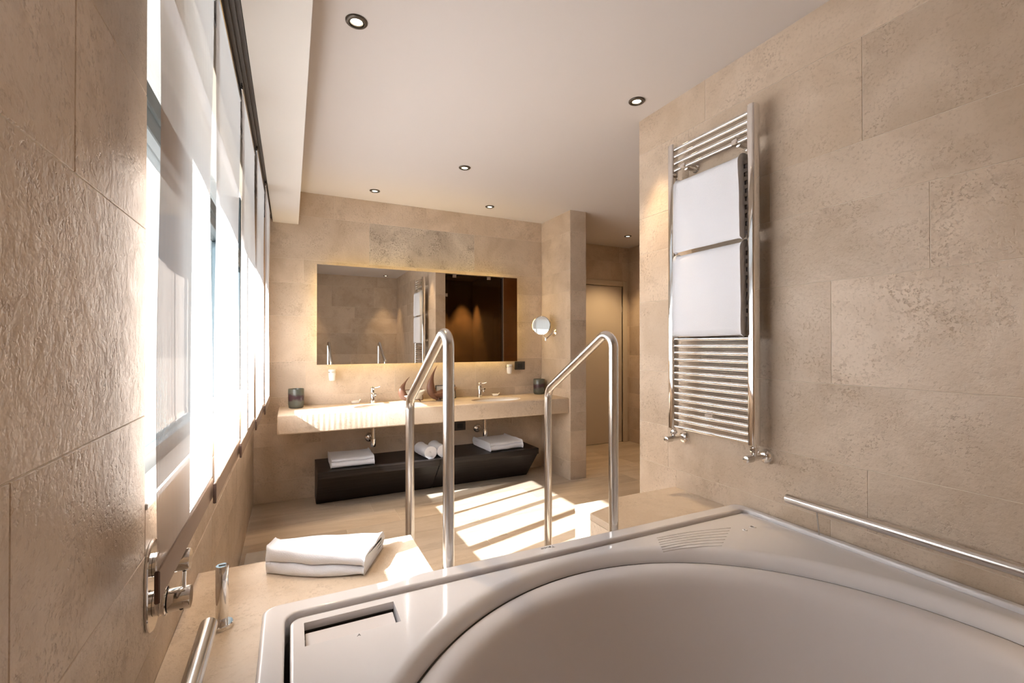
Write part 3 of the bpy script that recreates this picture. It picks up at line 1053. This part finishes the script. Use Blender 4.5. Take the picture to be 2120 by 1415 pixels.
cutters = []
for cx, cy in SINKS:
    cutters.append(G().prism(ell(cx, cy, 0.255, 0.145), 0.55, 0.9).build('cutter', None))
boolean_cut(slab, cutters)
slab.data.shade_smooth()
slab.data.set_sharp_from_angle(angle=math.radians(35))
for k, x in enumerate((0.20, 1.10, 2.25)):
    br = G().bbox(x - 0.03, x + 0.03, 4.33, YB - 0.001, 0.642, 0.6648, 0.003, 1)
    br.bbox(x - 0.012, x + 0.012, 4.34, 4.38, 0.628, 0.645, 0.003, 1)
    br.build('bracket', 'chrome', vt)
for (cx, cy), lab in zip(SINKS, ('oval white undermount washbasin under the sunlit vanity end', 'oval white undermount washbasin next to the handrail and stone pier')):
    sk = thing('washbasin', (cx, cy, 0.70), lab, 'washbasin', 'undermount washbasins')
    prof = [(1.0, 0.800), (0.99, 0.78), (0.95, 0.74), (0.86, 0.705), (0.65, 0.685), (0.3, 0.678), (0.1, 0.676)]
    n = 48
    vs, fs = [], []
    for s_, z in prof:
        vs += [(x, y, z) for x, y in ell(cx, cy, 0.2545 * s_, 0.1445 * s_, n)]
    for i in range(len(prof) - 1):
        for k in range(n):
            fs.append((i * n + k, i * n + (k + 1) % n, (i + 1) * n + (k + 1) % n, (i + 1) * n + k))
    fs.append(tuple((len(prof) - 1) * n + k for k in range(n)))
    G().add(vs, fs).build('bowl', 'ceramic', sk, 60)
    G().lathe([(0.022, 0.676), (0.022, 0.680), (0.014, 0.682)], (cx, cy, 0), 20).build('drain', 'chrome', sk, 40)


def tap(x, y, lab):
    t = thing('basin_tap', (x, y, ZV), lab, 'tap', 'single lever basin taps')
    G().lathe([(0.026, ZV + 0.0005), (0.026, ZV + 0.006), (0.021, ZV + 0.009), (0.021, ZV + 0.118), (0.019, ZV + 0.121)], (x, y, 0), 24).build('body', 'chrome', t, 40)
    sp = G().bbox(x - 0.014, x + 0.014, y - 0.125, y - 0.012, ZV + 0.078, ZV + 0.102, 0.006, 2)
    sp.lathe([(0.010, ZV + 0.066), (0.010, ZV + 0.080)], (x, y - 0.110, 0), 16)
    sp.build('spout', 'chrome', t, 35)
    G().lathe([(0.018, ZV + 0.122), (0.020, ZV + 0.127), (0.020, ZV + 0.142), (0.014, ZV + 0.150)], (x, y, 0), 24).build('cap', 'chrome', t, 35)
    G().tube([(x + 0.012, y, ZV + 0.136), (x + 0.045, y - 0.02, ZV + 0.142), (x + 0.062, y - 0.03, ZV + 0.150)], [0.005, 0.0045, 0.004], 10).build('lever', 'chrome', t, 50)


tap(0.672, 4.30, 'chrome single lever tap at the sunlit basin')
tap(1.722, 4.30, 'chrome single lever tap at the basin next to the pier')


def cup(x, y, lab, rz):
    g_ = G().lathe([(0.050, 0.0005), (0.057, 0.006), (0.0605, 0.03), (0.062, 0.09), (0.061, 0.158), (0.0595, 0.161), (0.0565, 0.158), (0.0565, 0.03), (0.045, 0.012), (0.01, 0.011)], (0, 0, 0), 40)
    o = g_.build('stoneware_cup', 'cup', None, 50)
    o.location = (x, y, ZV)
    o.rotation_euler = (0, 0, rz)
    tag(o, lab, 'cup', 'stoneware cups on the vanity')


cup(0.042, 4.25, 'grey-green stoneware cup with a plum patch at the window end of the vanity', 0.4)
cup(2.408, 4.30, 'grey-green stoneware cup with a plum patch against the stone pier', 2.2)


def soap(x, y, lab, rz):
    g_ = G().bbox(-0.030, 0.030, -0.020, 0.020, 0.0005, 0.024, 0.006, 2)
    t = thing('wrapped_soap', (x, y, ZV), lab, 'soap', 'wrapped guest soaps')
    m = Matrix.Translation((x, y, ZV)) @ Matrix.Rotation(rz, 4, 'Z')
    g_.xf(m).build('bar', 'soap', t, 40)
    for s in (-1, 1):
        G().add([(s * 0.028, -0.012, 0.010), (s * 0.028, 0.012, 0.010), (s * 0.046, 0.018, 0.034), (s * 0.046, -0.018, 0.034), (s * 0.034, -0.010, 0.022), (s * 0.034, 0.010, 0.022)],
                [(0, 1, 2, 3), (0, 3, 4), (1, 5, 2), (4, 3, 2, 5), (0, 4, 5, 1)]).xf(m).build('wrapper_end', 'soap', t)


soap(0.528, 4.345, 'white wrapped guest soap left of the sunlit tap', 0.2)
soap(1.905, 4.33, 'white wrapped guest soap right of the pier-side tap', -0.2)


def glass_holder(x, z, lab):
    t = thing('tumbler_holder', (x, YB, z), lab, 'tumbler', 'wall tumblers under the mirror')
    G().lathe([(0.020, YB - 0.010), (0.020, YB - 0.0008)], (x, 0, z + 0.075), 24, 'Y').build('wall_flange', 'chrome', t, 40)
    rp = [(x + 0.034 * math.cos(2 * PI * k / 32), YB - 0.062 + 0.034 * math.sin(2 * PI * k / 32), z + 0.075) for k in range(33)]
    G().tube(rp, 0.0038, 8, False).tube([(x, YB - 0.030, z + 0.075), (x, YB - 0.009, z + 0.075)], 0.005, 10).build('ring', 'chrome', t, 50)
    G().lathe([(0.022, z), (0.026, z + 0.006), (0.0305, z + 0.06), (0.0305, z + 0.098), (0.028, z + 0.098), (0.027, z + 0.06), (0.023, z + 0.010), (0.005, z + 0.008)], (x, YB - 0.062, 0), 32).build('tumbler', 'frost', t, 50)


glass_holder(0.330, 1.028, 'frosted tumbler in a chrome wall ring under the left mirror corner')
glass_holder(2.075, 1.040, 'frosted tumbler in a chrome wall ring beside the black switch')

sw = thing('light_switch', (2.226, YB, 1.12), 'black square switch plate on the wall under the mirror corner', 'switch')
G().bbox(2.166, 2.286, YB - 0.010, YB - 0.0006, 1.076, 1.164, 0.003, 2).build('plate', 'black2', sw)
G().bbox(2.196, 2.256, YB - 0.014, YB - 0.0095, 1.095, 1.145, 0.002, 1).build('rocker', 'black', sw)
sk2 = thing('wall_socket', (1.545, YB, 0.52), 'black wall socket under the vanity behind the tall handrail', 'socket')
G().bbox(1.485, 1.605, YB - 0.010, YB - 0.0006, 0.478, 0.566, 0.003, 2).build('plate', 'black2', sk2)
G().bbox(1.515, 1.575, YB - 0.013, YB - 0.0095, 0.497, 0.547, 0.002, 1).build('insert', 'black', sk2)


def trap(x, lab):
    t = thing('drain_trap', (x, 4.2, 0.44), lab, 'drain pipe', 'chrome bottle traps under the vanity')
    G().lathe([(0.030, 0.6646), (0.030, 0.652), (0.018, 0.648), (0.018, 0.598), (0.021, 0.596), (0.021, 0.580), (0.018, 0.578)], (x, 4.2, 0), 24).build('tailpipe', 'chrome', t, 40)
    G().lathe([(0.018, 0.578), (0.018, 0.515), (0.024, 0.512), (0.024, 0.455), (0.021, 0.440), (0.012, 0.436)], (x, 4.2, 0), 24).build('bottle', 'chrome', t, 40)
    G().tube([(x, 4.222, 0.485), (x, YB - 0.012, 0.485)], 0.014, 16).build('outlet_pipe', 'chrome', t, 50)
    G().lathe([(0.046, YB - 0.001), (0.044, YB - 0.008), (0.026, YB - 0.020), (0.016, YB - 0.022)], (x, 0, 0.485), 28, 'Y').build('wall_flange', 'chrome', t, 50)
    for dx in (-0.115, 0.095):
        v = G().lathe([(0.018, YB - 0.001), (0.018, YB - 0.006), (0.010, YB - 0.008), (0.010, YB - 0.05)], (x + dx, 0, 0.618), 16, 'Y')
        v.tube([(x + dx, YB - 0.042, 0.598), (x + dx, YB - 0.042, 0.663)], 0.007, 10)
        v.build('stop_valve', 'chrome', t, 45)
        G().lathe([(0.013, YB - 0.068), (0.013, YB - 0.05)], (x + dx, 0, 0.618), 14, 'Y').build('valve_knob', 'chrome', t, 45)


trap(0.662, 'chrome bottle trap under the sunlit end of the vanity')
trap(1.737, 'chrome bottle trap above the folded towel near the pier')


# decorative horn dishes and picture frames
def horn_dish(x, y, lab, s, tip, lean, inner):
    t = thing('horn_dish', (x, y, ZV), lab, 'ornament', 'carved horn ornaments on the vanity')
    # shallow upturned dish
    n, rings = 28, 7
    vs, fs = [], []
    for shell in (0, 1):
        for i in range(rings + 1):
            f_ = i / rings
            for k in range(n):
                a = 2 * PI * k / n
                rx, ry = 0.105 * s, 0.075 * s
                r = f_ * (1 - 0.05 * shell)
                z = 0.022 + (0.085 * s) * (f_ ** 2.4) * (0.72 + 0.28 * math.cos(a)) + 0.004 * shell
                vs.append((x + 0.075 * s + rx * r * math.cos(a), y + ry * r * math.sin(a), ZV + z))
    m = (rings + 1) * n
    for sh in (0, 1):
        for i in range(rings):
            for k in range(n):
                q = (k + 1) % n
                fs.append(tuple(sh * m + w_ for w_ in (i * n + k, i * n + q, (i + 1) * n + q, (i + 1) * n + k)))
    for k in range(n):
        q = (k + 1) % n
        fs.append((rings * n + k, rings * n + q, m + rings * n + q, m + rings * n + k))
    G().add(vs, fs).build('dish', inner, t, 60)
    # swept horn rising from the dish
    hp, hr = [], []
    P0, P1, P2, P3 = (Vector((x + 0.05 * s, y, ZV + 0.030)), Vector((x - 0.075 * s, y, ZV + 0.045)), Vector((x - 0.055 * s, y, ZV + tip * 0.62)), Vector((x + lean, y + 0.01, ZV + tip)))
    for i in range(19):
        q = i / 18
        hp.append(P0 * (1 - q) ** 3 + P1 * 3 * q * (1 - q) ** 2 + P2 * 3 * q * q * (1 - q) + P3 * q ** 3)
        hr.append((0.010 + 0.016 * math.sin(PI * min(1, q * 1.15 + 0.05))) * (1 - 0.93 * q ** 3) * s)
    G().tube(hp, hr, 14, True, 1.5).build('horn', 'horn', t, 60)
    for dx, dy in ((0.02, -0.03), (0.02, 0.03), (0.12, 0.0)):
        G().tube([(x + dx * s, y + dy * s, ZV + 0.026), (x + (dx * 1.15 - 0.004) * s, y + dy * 1.3 * s, ZV + 0.0012)], [0.006, 0.004], 8).build('foot', 'horn', t, 50)


horn_dish(0.955, 4.20, 'brown horn ornament with a pale grey dish left of the tall handrail', 1.0, 0.235, 0.035, 'dish')
horn_dish(1.232, 4.20, 'taller brown horn ornament behind the tall handrail', 1.15, 0.335, 0.020, 'horn')


def picture(x, y, w_, h_, tilt, rz, lab, print_w, fm, pm):
    t = thing('picture_frame', (x, y, ZV), lab, 'picture', None)
    m = Matrix.Translation((x, y, ZV + 0.001)) @ Matrix.Rotation(rz, 4, 'Z') @ Matrix.Rotation(-tilt, 4, 'X')
    b = 0.006
    fr = G().box(-w_ / 2, w_ / 2, 0, 0.012, 0, b).box(-w_ / 2, w_ / 2, 0, 0.012, h_ - b, h_).box(-w_ / 2, -w_ / 2 + b, 0, 0.012, b, h_ - b).box(w_ / 2 - b, w_ / 2, 0, 0.012, b, h_ - b)
    fr.xf(m).build('frame', fm, t)
    G().box(-w_ / 2 + b, w_ / 2 - b, 0.004, 0.010, b, h_ - b).xf(m).build('mount', 'mount', t)
    G().box(-w_ / 2 + 0.045, w_ / 2 - 0.035, 0.0028, 0.0038, 0.02, h_ - 0.04).xf(m).build('print', pm, t)


picture(1.375, 4.315, 0.20, 0.135, 0.22, 0.0, 'small black-framed black and white photograph leaning beside the horn ornament', 0.1, 'black', 'print')
picture(1.06, 4.315, 0.17, 0.105, 0.22, 0.0, 'small brown-framed plain card leaning behind the pale dish', 0.1, 'horn', 'mount')

# ------------------------------------------------------------------ mirror
YM = 4.27
mr = thing('wall_mirror', (1.167, YM, 1.172), 'wide frameless mirror with warm light glowing round its edge', 'mirror')
mg = G().box(0.202, 2.130, YM, YM + 0.006, 1.173, 2.043)
mg.xf(Matrix.Translation((1.167, YM, 1.173)) @ Matrix.Rotation(math.radians(-0.22), 4, 'X') @ Matrix.Translation((-1.167, -YM, -1.173)))
mg.build('glass', 'mirror', mr)
G().box(0.27, 2.06, YM + 0.012, YB - 0.0006, 1.24, 1.975).build('case', 'mirror_case', mr)
G().box(0.268, 2.062, YM + 0.05, YM + 0.10, 1.9755, 1.985).build('light_strip', 'led', mr)
G().box(0.268, 2.062, YM + 0.05, YM + 0.10, 1.230, 1.2395).build('light_strip', 'led', mr)
G().box(0.260, 0.2695, YM + 0.05, YM + 0.10, 1.24, 1.975).build('light_strip', 'led', mr)
G().box(2.0605, 2.070, YM + 0.05, YM + 0.10, 1.24, 1.975).build('light_strip', 'led', mr)

mm = thing('shaving_mirror', (PX0, 4.13, 1.48), 'round chrome magnifying mirror on a folding arm', 'mirror')
dirv = Vector((-0.74, -0.67, 0.03)).normalized()
mc = Vector((2.345, 4.135, 1.545))
rot = dirv.to_track_quat('Z', 'Y').to_matrix().to_4x4()
mmx = Matrix.Translation(mc) @ rot
G().lathe([(0.0925, 0.0070), (0.06, 0.0058), (0.03, 0.0052), (0.004, 0.0050)], (0, 0, 0), 48, 'Z', True).xf(mmx).build('mirror_glass', 'mirror', mm, 60)
G().lathe([(0.03, -0.012), (0.09, -0.008), (0.1, -0.002), (0.1, 0.006), (0.0945, 0.009), (0.092, 0.006)], (0, 0, 0), 48, 'Z', False).add([], []).xf(mmx).build('housing', 'chrome', mm, 50)
low = mc - Vector((0, 0, 0.10)) + Vector((0.02, 0.005, 0))
G().tube([low, low - Vector((-0.035, 0, 0.045))], 0.006, 10).tube([low - Vector((-0.035, 0, 0.045)), (PX0 - 0.016, 4.13, 1.478)], 0.0075, 10).build('arm', 'chrome', mm, 50)
G().lathe([(0.010, -0.014), (0.010, 0.014)], low - Vector((-0.035, 0, 0.042)), 14).build('joint', 'chrome', mm, 40)
G().lathe([(0.046, PX0 - 0.001), (0.046, PX0 - 0.008), (0.020, PX0 - 0.016), (0.015, PX0 - 0.028)], (0, 4.13, 1.478), 28, 'X').build('wall_plate', 'chrome', mm, 40)


# ------------------------------------------------------------------ low dark benches
def bench(x0, x1, lab):
    t = thing('low_cabinet', ((x0 + x1) / 2, 4.15, 0), lab, 'cabinet', 'low dark cabinets under the vanity')
    G().bbox(x0, x1, 3.925, YB - 0.002, 0.275, 0.33, 0.0015, 1).build('top_board', 'wood', t)
    prof = [(3.965, 0.2735), (4.20, 0.003), (YB - 0.003, 0.003), (YB - 0.003, 0.2735)]

    def slanted(xa, xb, p):
        n = len(p)
        return G().add([(xa, y, z) for y, z in p] + [(xb, y, z) for y, z in p],
                       [tuple(range(n)), tuple(range(n, 2 * n))[::-1]] + [(i, (i + 1) % n, n + (i + 1) % n, n + i) for i in range(n)])
    slanted(x0 + 0.02, x1 - 0.02, [(3.985, 0.2735), (4.22, 0.003), (YB - 0.003, 0.003), (YB - 0.003, 0.2735)]).build('body', 'wood', t)
    slanted(x0 + 0.002, x1 - 0.002, [(3.945, 0.2725), (4.185, 0.004), (4.218, 0.004), (3.983, 0.2725)]).build('drop_front', 'wood', t)
    for xa, xb in ((x0 + 0.001, x0 + 0.019), (x1 - 0.019, x1 - 0.001)):
        slanted(xa, xb, [(3.987, 0.2735), (4.222, 0.003), (YB - 0.003, 0.003), (YB - 0.003, 0.2735)]).build('side_panel', 'wood', t)


bench(0.194, 1.193, 'dark wenge low cabinet with a slanted front, half nearest the window')
bench(1.196, 2.195, 'dark wenge low cabinet with a slanted front, half nearest the pier')


# ------------------------------------------------------------------ towels
def ribbon(path, th, y0, y1, name, lab, group, ny=14, taper=None, wob=0.002, seed=1, at=None, rz=0.0, shift=None):
    """a thick cloth strip that follows path (x, z) and is extruded along y"""
    P = [Vector((p[0], p[1])) for p in path]
    n = len(P)
    L, R_ = [], []
    for i in range(n):
        a, b = P[max(i - 1, 0)], P[min(i + 1, n - 1)]
        d = (b - a).normalized()
        nn_ = Vector((-d.y, d.x)) * th / 2
        L.append(P[i] + nn_)
        R_.append(P[i] - nn_)
    e0 = P[0] - (P[1] - P[0]).normalized() * th * 0.42
    e1 = P[-1] + (P[-1] - P[-2]).normalized() * th * 0.42
    loop = [e0] + L + [e1] + R_[::-1]
    m = len(loop)
    cx = sum((p.x for p in loop)) / m
    cz = sum((p.y for p in loop)) / m
    vs, fs = [], []
    ss = [0.0, 0.012, 0.04] + [0.04 + 0.92 * k / ny for k in range(1, ny)] + [0.96, 0.988, 1.0]
    off = Vector((seed * 3.7, seed * 1.3, 0))
    for s in ss:
        e = min(s, 1 - s)
        y = y0 + (y1 - y0) * s
        inset = th * 0.42 * max(0, 1 - e / 0.04) ** 2
        for k, p in enumerate(loop):
            a, b = loop[k - 1], loop[(k + 1) % m]
            d = (b - a)
            nv = Vector((d.y, -d.x)).normalized() if d.length > 1e-9 else Vector((0, 0))
            q = p - nv * inset
            px, pz = q.x, q.y
            if taper:
                px, pz = taper(px, pz, s)
            nz_ = noise.noise_vector(Vector((px * 14, y * 14, pz * 30)) + off)
            sh = shift(s, pz) if shift else 0
            vs.append((px + nz_.x * wob, y + nz_.y * wob + sh, max(pz + nz_.z * wob, 0.0006)))
    for i in range(len(ss) - 1):
        for k in range(m):
            q = (k + 1) % m
            fs.append((i * m + k, i * m + q, (i + 1) * m + q, (i + 1) * m + k))
    fs.append(tuple(range(m))[::-1])
    fs.append(tuple((len(ss) - 1) * m + k for k in range(m)))
    g_ = G().add(vs, fs)
    o = g_.build(name, 'towel', None, 70)
    if at:
        o.location = at
        o.rotation_euler = (0, 0, rz)
    tag(o, lab, 'towel', group)
    return o


def serpentine(w_, th, layers, gap=0.0012, seg=8):
    """zig-zag fold, centred on x = 0, lying on z = 0"""
    pts = []
    step = th + gap
    r = step / 2
    for i in range(layers):
        z = th / 2 + i * step
        xs = [-w_ / 2 + r + (w_ - 2 * r) * k / 10 for k in range(11)]
        if i % 2:
            xs = xs[::-1]
        for x in xs:
            pts.append((x, z))
        if i < layers - 1:
            s = 1 if i % 2 == 0 else -1
            for k in range(1, seg):
                a = -PI / 2 + PI * k / seg
                pts.append((s * (w_ / 2 - r) + s * r * math.cos(a), z + r + r * math.sin(a)))
    return pts


def drape(r, lf, lb, seg=14):
    """hang over a bar: front drop lf (towards -x), back drop lb"""
    p = [(-r, -lf + (lf) * k / 16) for k in range(16)]
    p += [(-r * math.cos(PI * k / seg), r * math.sin(PI * k / seg)) for k in range(seg + 1)]
    p += [(r, -lb * k / 12) for k in range(1, 13)]
    return p


# folded bath towels on the low cabinets
ribbon(serpentine(0.33, 0.0215, 3), 0.0215, -0.172, 0.172, 'folded_towel', 'white folded towel on the dark cabinet half nearest the window', 'folded white towels', seed=2, at=(0.470, 4.175, 0.3305), rz=-PI / 2, wob=0.004)
ribbon(serpentine(0.37, 0.0225, 3), 0.0225, -0.18, 0.18, 'folded_towel', 'white folded towel on the dark cabinet half nearest the pier', 'folded white towels', seed=5, at=(1.868, 4.185, 0.3305), rz=-PI / 2 + 0.08, wob=0.0045)


def rolled(x, y, rz, lab, seed):
    th = 0.0145
    pts = []
    for k in range(100):
        a = 0.6 + k * 0.19
        r = 0.007 + 0.0026 * a
        pts.append((r * math.cos(-a - 1.2), r * math.sin(-a - 1.2) * 0.90 + 0.0555))
    o = ribbon(pts, th * 0.9, -0.115, 0.115, 'rolled_towel', lab, 'small rolled white towels', ny=8, seed=seed, at=(x, y, 0.3305), rz=rz, wob=0.0012)


rolled(1.100, 4.085, 0.16, 'small rolled white towel just right of the slim handrail post', 8)
rolled(1.226, 4.095, 0.10, 'small rolled white towel half hidden by the tall handrail post', 9)

# towel on the platform


def wedge(x, z, s):
    k = 0.30 + 0.70 * s ** 0.8
    return ((x - 0.105) * k + 0.02 * math.sin(PI * s), z * (1.22 - 0.42 * s) + 0.006 * math.sin(PI * s) * (z / 0.06))


ribbon(serpentine(0.21, 0.0165, 4, 0.002), 0.0165, -0.02, 0.315, 'folded_towel', 'white folded towel lying askew on the stone bath platform', 'folded white towels', seed=12,
       at=(-0.055, 1.742, ZD + 0.0005), rz=-2.04, wob=0.005, taper=wedge)

# ------------------------------------------------------------------ towel radiator
XRD = 1.800
rad = thing('towel_radiator', (XRD, 1.55, 0.91), 'tall chrome ladder towel radiator on the stone partition wall', 'radiator')
YA, YZ = 1.318, 1.778
for y in (YA, YZ):
    # flat oval upright
    pr = []
    for k in range(24):
        a = 2 * PI * k / 24
        cxs, sns = math.cos(a), math.sin(a)
        pr.append((XRD + 0.024 * math.copysign(abs(cxs) ** 0.45, cxs), y + 0.0185 * math.copysign(abs(sns) ** 0.6, sns)))
    G().prism(pr, 0.915, 2.385).build('upright', 'chrome', rad, 30)
    G().prism([(XRD + (px - XRD) * 0.9, y + (py - y) * 0.9) for px, py in pr], 2.385, 2.389).build('end_cap', 'chrome', rad, 30)
bars = [2.362 - 0.0362 * k for k in range(4)] + [2.150 - 0.0362 * k for k in range(9)] + [1.768 - 0.0362 * k for k in range(9)] + [1.377 - 0.0348 * k for k in range(14)]
bar_me = G().tube([(0, YA + 0.012, 0), (0, YZ - 0.012, 0)], 0.0105, 14).mesh('bar', 'chrome', 50)
for z in bars:
    o = bpy.data.objects.new('bar', bar_me)
    col.objects.link(o)
    o.parent = rad
    o.matrix_parent_inverse = Matrix.Translation(-rad.location)
    o.location = (XRD - 0.004, 0, z)
for y in (1.40, 1.70):
    for z in (2.255, 1.43):
        b_ = G().lathe([(0.016, XRD + 0.008), (0.016, XR - 0.004)], (0, y, z), 18, 'X')
        b_.bbox(XRD - 0.020, XRD + 0.010, y - 0.014, y + 0.014, z - 0.012, z + 0.012, 0.003, 1)
        b_.lathe([(0.022, XR - 0.004), (0.022, XR - 0.0008)], (0, y, z), 20, 'X')
        b_.build('wall_bracket', 'chrome', rad, 40)
G().bbox(XRD - 0.018, XRD - 0.014, 1.52, 1.565, 1.006, 1.018, 0.0015, 1).build('badge', 'steel', rad)
for y in (YA, YZ):
    v = G().tube([(XRD, y, 0.914), (XRD, y, 0.868)], 0.011, 16).lathe([(0.015, 0.884), (0.017, 0.888), (0.017, 0.900), (0.015, 0.904)], (XRD, y, 0), 8)
    vo = v.build('valve', 'chrome', rad, 40)
    G().lathe([(0.013, XRD - 0.014), (0.013, XRD + 0.018)], (0, y, 0.858), 20, 'X').build('valve_body', 'chrome', vo, 40)
    G().lathe([(0.013, XRD - 0.056), (0.0155, XRD - 0.054), (0.0155, XRD - 0.016), (0.013, XRD - 0.014)], (0, y, 0.858), 24, 'X').build('valve_cap', 'steel', vo, 40)
    G().lathe([(0.010, XRD + 0.018), (0.010, XR - 0.02)], (0, y, 0.858), 16, 'X').build('pipe', 'chrome', vo, 40)
    G().lathe([(0.012, XR - 0.024), (0.024, XR - 0.020), (0.031, XR - 0.010), (0.032, XR - 0.0008)], (0, y, 0.858), 28, 'X').build('wall_flange', 'chrome', vo, 60)
    vo.matrix_parent_inverse = Matrix.Translation(-rad.location)


def hanging(z, lf, lab, seed, y0, y1):
    th = 0.022
    pth = drape(0.0235, lf, lf * 0.93)
    n = len(pth)
    P = [Vector(p) for p in pth]
    L, R_ = [], []
    for i in range(n):
        d = (P[min(i + 1, n - 1)] - P[max(i - 1, 0)]).normalized()
        nn_ = Vector((-d.y, d.x)) * th / 2
        L.append(P[i] + nn_)
        R_.append(P[i] - nn_)
    loop = [P[0] - (P[1] - P[0]).normalized() * 0.008] + L + [P[-1] + (P[-1] - P[-2]).normalized() * 0.008] + R_[::-1]
    m = len(loop)
    ss = [0, 0.01, 0.03, 0.06] + [0.06 + 0.88 * k / 16 for k in range(1, 16)] + [0.94, 0.97, 0.99, 1]
    vs, fs = [], []
    for s in ss:
        e = min(s, 1 - s)
        y = y0 + (y1 - y0) * s
        inset = th * 0.40 * max(0, 1 - e / 0.06) ** 2
        for k, p in enumerate(loop):
            d = loop[(k + 1) % m] - loop[k - 1]
            nv = Vector((d.y, -d.x)).normalized()
            q = p - nv * inset
            nz_ = noise.noise_vector(Vector((q.x * 8, y * 7, q.y * 7)) + Vector((seed, 0, seed * 2.0)))
            drop = max(0.0, -q.y) / lf
            vs.append((XRD - 0.004 + q.x + (nz_.x * 0.0035 if q.x < 0 else -abs(nz_.x) * 0.001), y + nz_.y * 0.003 - 0.008 * drop * (s - 0.5) * -2, z + 0.0 + q.y + nz_.z * 0.003 * drop))
    for i in range(len(ss) - 1):
        for k in range(m):
            q = (k + 1) % m
            fs.append((i * m + k, i * m + q, (i + 1) * m + q, (i + 1) * m + k))
    fs.append(tuple(range(m))[::-1])
    fs.append(tuple((len(ss) - 1) * m + k for k in range(m)))
    o = G().add(vs, fs).build('hanging_towel', 'towel', None, 70, at=(XRD, (y0 + y1) / 2, z))
    tag(o, lab, 'towel', 'white towels on the radiator')


hanging(2.150, 0.325, 'white towel draped over the upper bars of the radiator', 21, 1.358, 1.728)
hanging(1.768, 0.370, 'white towel draped over the lower bars of the radiator', 22, 1.352, 1.738)

# glass bathroom scale on the floor by the window wall
bsn = thing('bathroom_scale', (-0.10, 3.20, 0), 'flat glass bathroom scale on the floor behind the platform towel', 'scale')
G().bbox(-0.25, 0.05, 3.03, 3.33, 0.022, 0.030, 0.003, 2).build('glass_plate', 'clear_glass', bsn)
for dx, dy in ((-0.21, 3.07), (0.01, 3.07), (-0.21, 3.29), (0.01, 3.29)):
    G().lathe([(0.022, 0.0006), (0.024, 0.004), (0.020, 0.0215)], (dx, dy, 0), 20).build('foot', 'chrome', bsn, 40)
G().bbox(-0.14, -0.06, 3.25, 3.30, 0.012, 0.0215, 0.002, 1).build('display', 'chrome', bsn)


# ------------------------------------------------------------------ recessed spotlights
def spot(x, y, lab, power, group='recessed ceiling spotlights', zc=ZC, ang=52, blend=0.65):
    t = thing('ceiling_spotlight', (x, y, zc - 0.010), lab, 'ceiling light', group)
    G().lathe([(0.0440, zc - 0.0006), (0.0440, zc - 0.004), (0.0415, zc - 0.007), (0.034, zc - 0.0085), (0.031, zc - 0.0085), (0.0300, zc - 0.0030), (0.0300, zc - 0.0006)], (x, y, 0), 40, 'Z', False).build('trim_ring', 'lamp_bronze', t, 40)
    G().lathe([(0.0290, zc - 0.0008), (0.0285, zc - 0.006), (0.0255, zc - 0.0075), (0.0235, zc - 0.004), (0.0235, zc - 0.0008)], (x, y, 0), 36, 'Z', False).build('gimbal_ring', 'lamp_bronze', t, 40)
    G().lathe([(0.0225, zc - 0.0010), (0.0225, zc - 0.0028), (0.0200, zc - 0.0040)], (x, y, 0), 32).build('lens', 'lens', t, 40)
    ld = bpy.data.lights.new('spotlight_beam', 'SPOT')
    ld.energy = power
    ld.color = (1.0, 0.70, 0.38)
    ld.spot_size = math.radians(ang)
    ld.spot_blend = blend
    ld.shadow_soft_size = 0.025
    lo = bpy.data.objects.new('spotlight_beam', ld)
    col.objects.link(lo)
    lo.parent = t
    lo.matrix_parent_inverse = Matrix.Translation(-t.location)
    lo.location = (x, y, zc - 0.03)
    return t


SP = 46
spot(0.242, 1.976, 'recessed ceiling spotlight over the bath platform, largest in view', SP)
spot(1.709, 1.953, 'recessed ceiling spotlight next to the top of the radiator wall', SP)
spot(1.182, 3.26, 'recessed ceiling spotlight in the middle of the ceiling', SP)
spot(0.656, 4.095, 'recessed ceiling spotlight above the window end of the mirror', SP)
spot(1.738, 4.081, 'recessed ceiling spotlight above the pier end of the mirror', SP)
spot(1.62, -0.30, 'recessed ceiling spotlight over the bath head near the radiator wall, seen in the mirror', SP)
spot(0.25, -0.30, 'recessed ceiling spotlight over the bath head near the window wall', SP)
spot(3.75, 4.45, 'recessed ceiling spotlight in the passage', SP * 1.3, ang=100)
spot(2.30, 0.95, 'spotlight over the back of the dark shower, nearest the partition', SP * 6, 'shower spotlights', 2.52)
spot(2.78, 0.95, 'spotlight over the back of the dark shower, far corner', SP * 6, 'shower spotlights', 2.52)
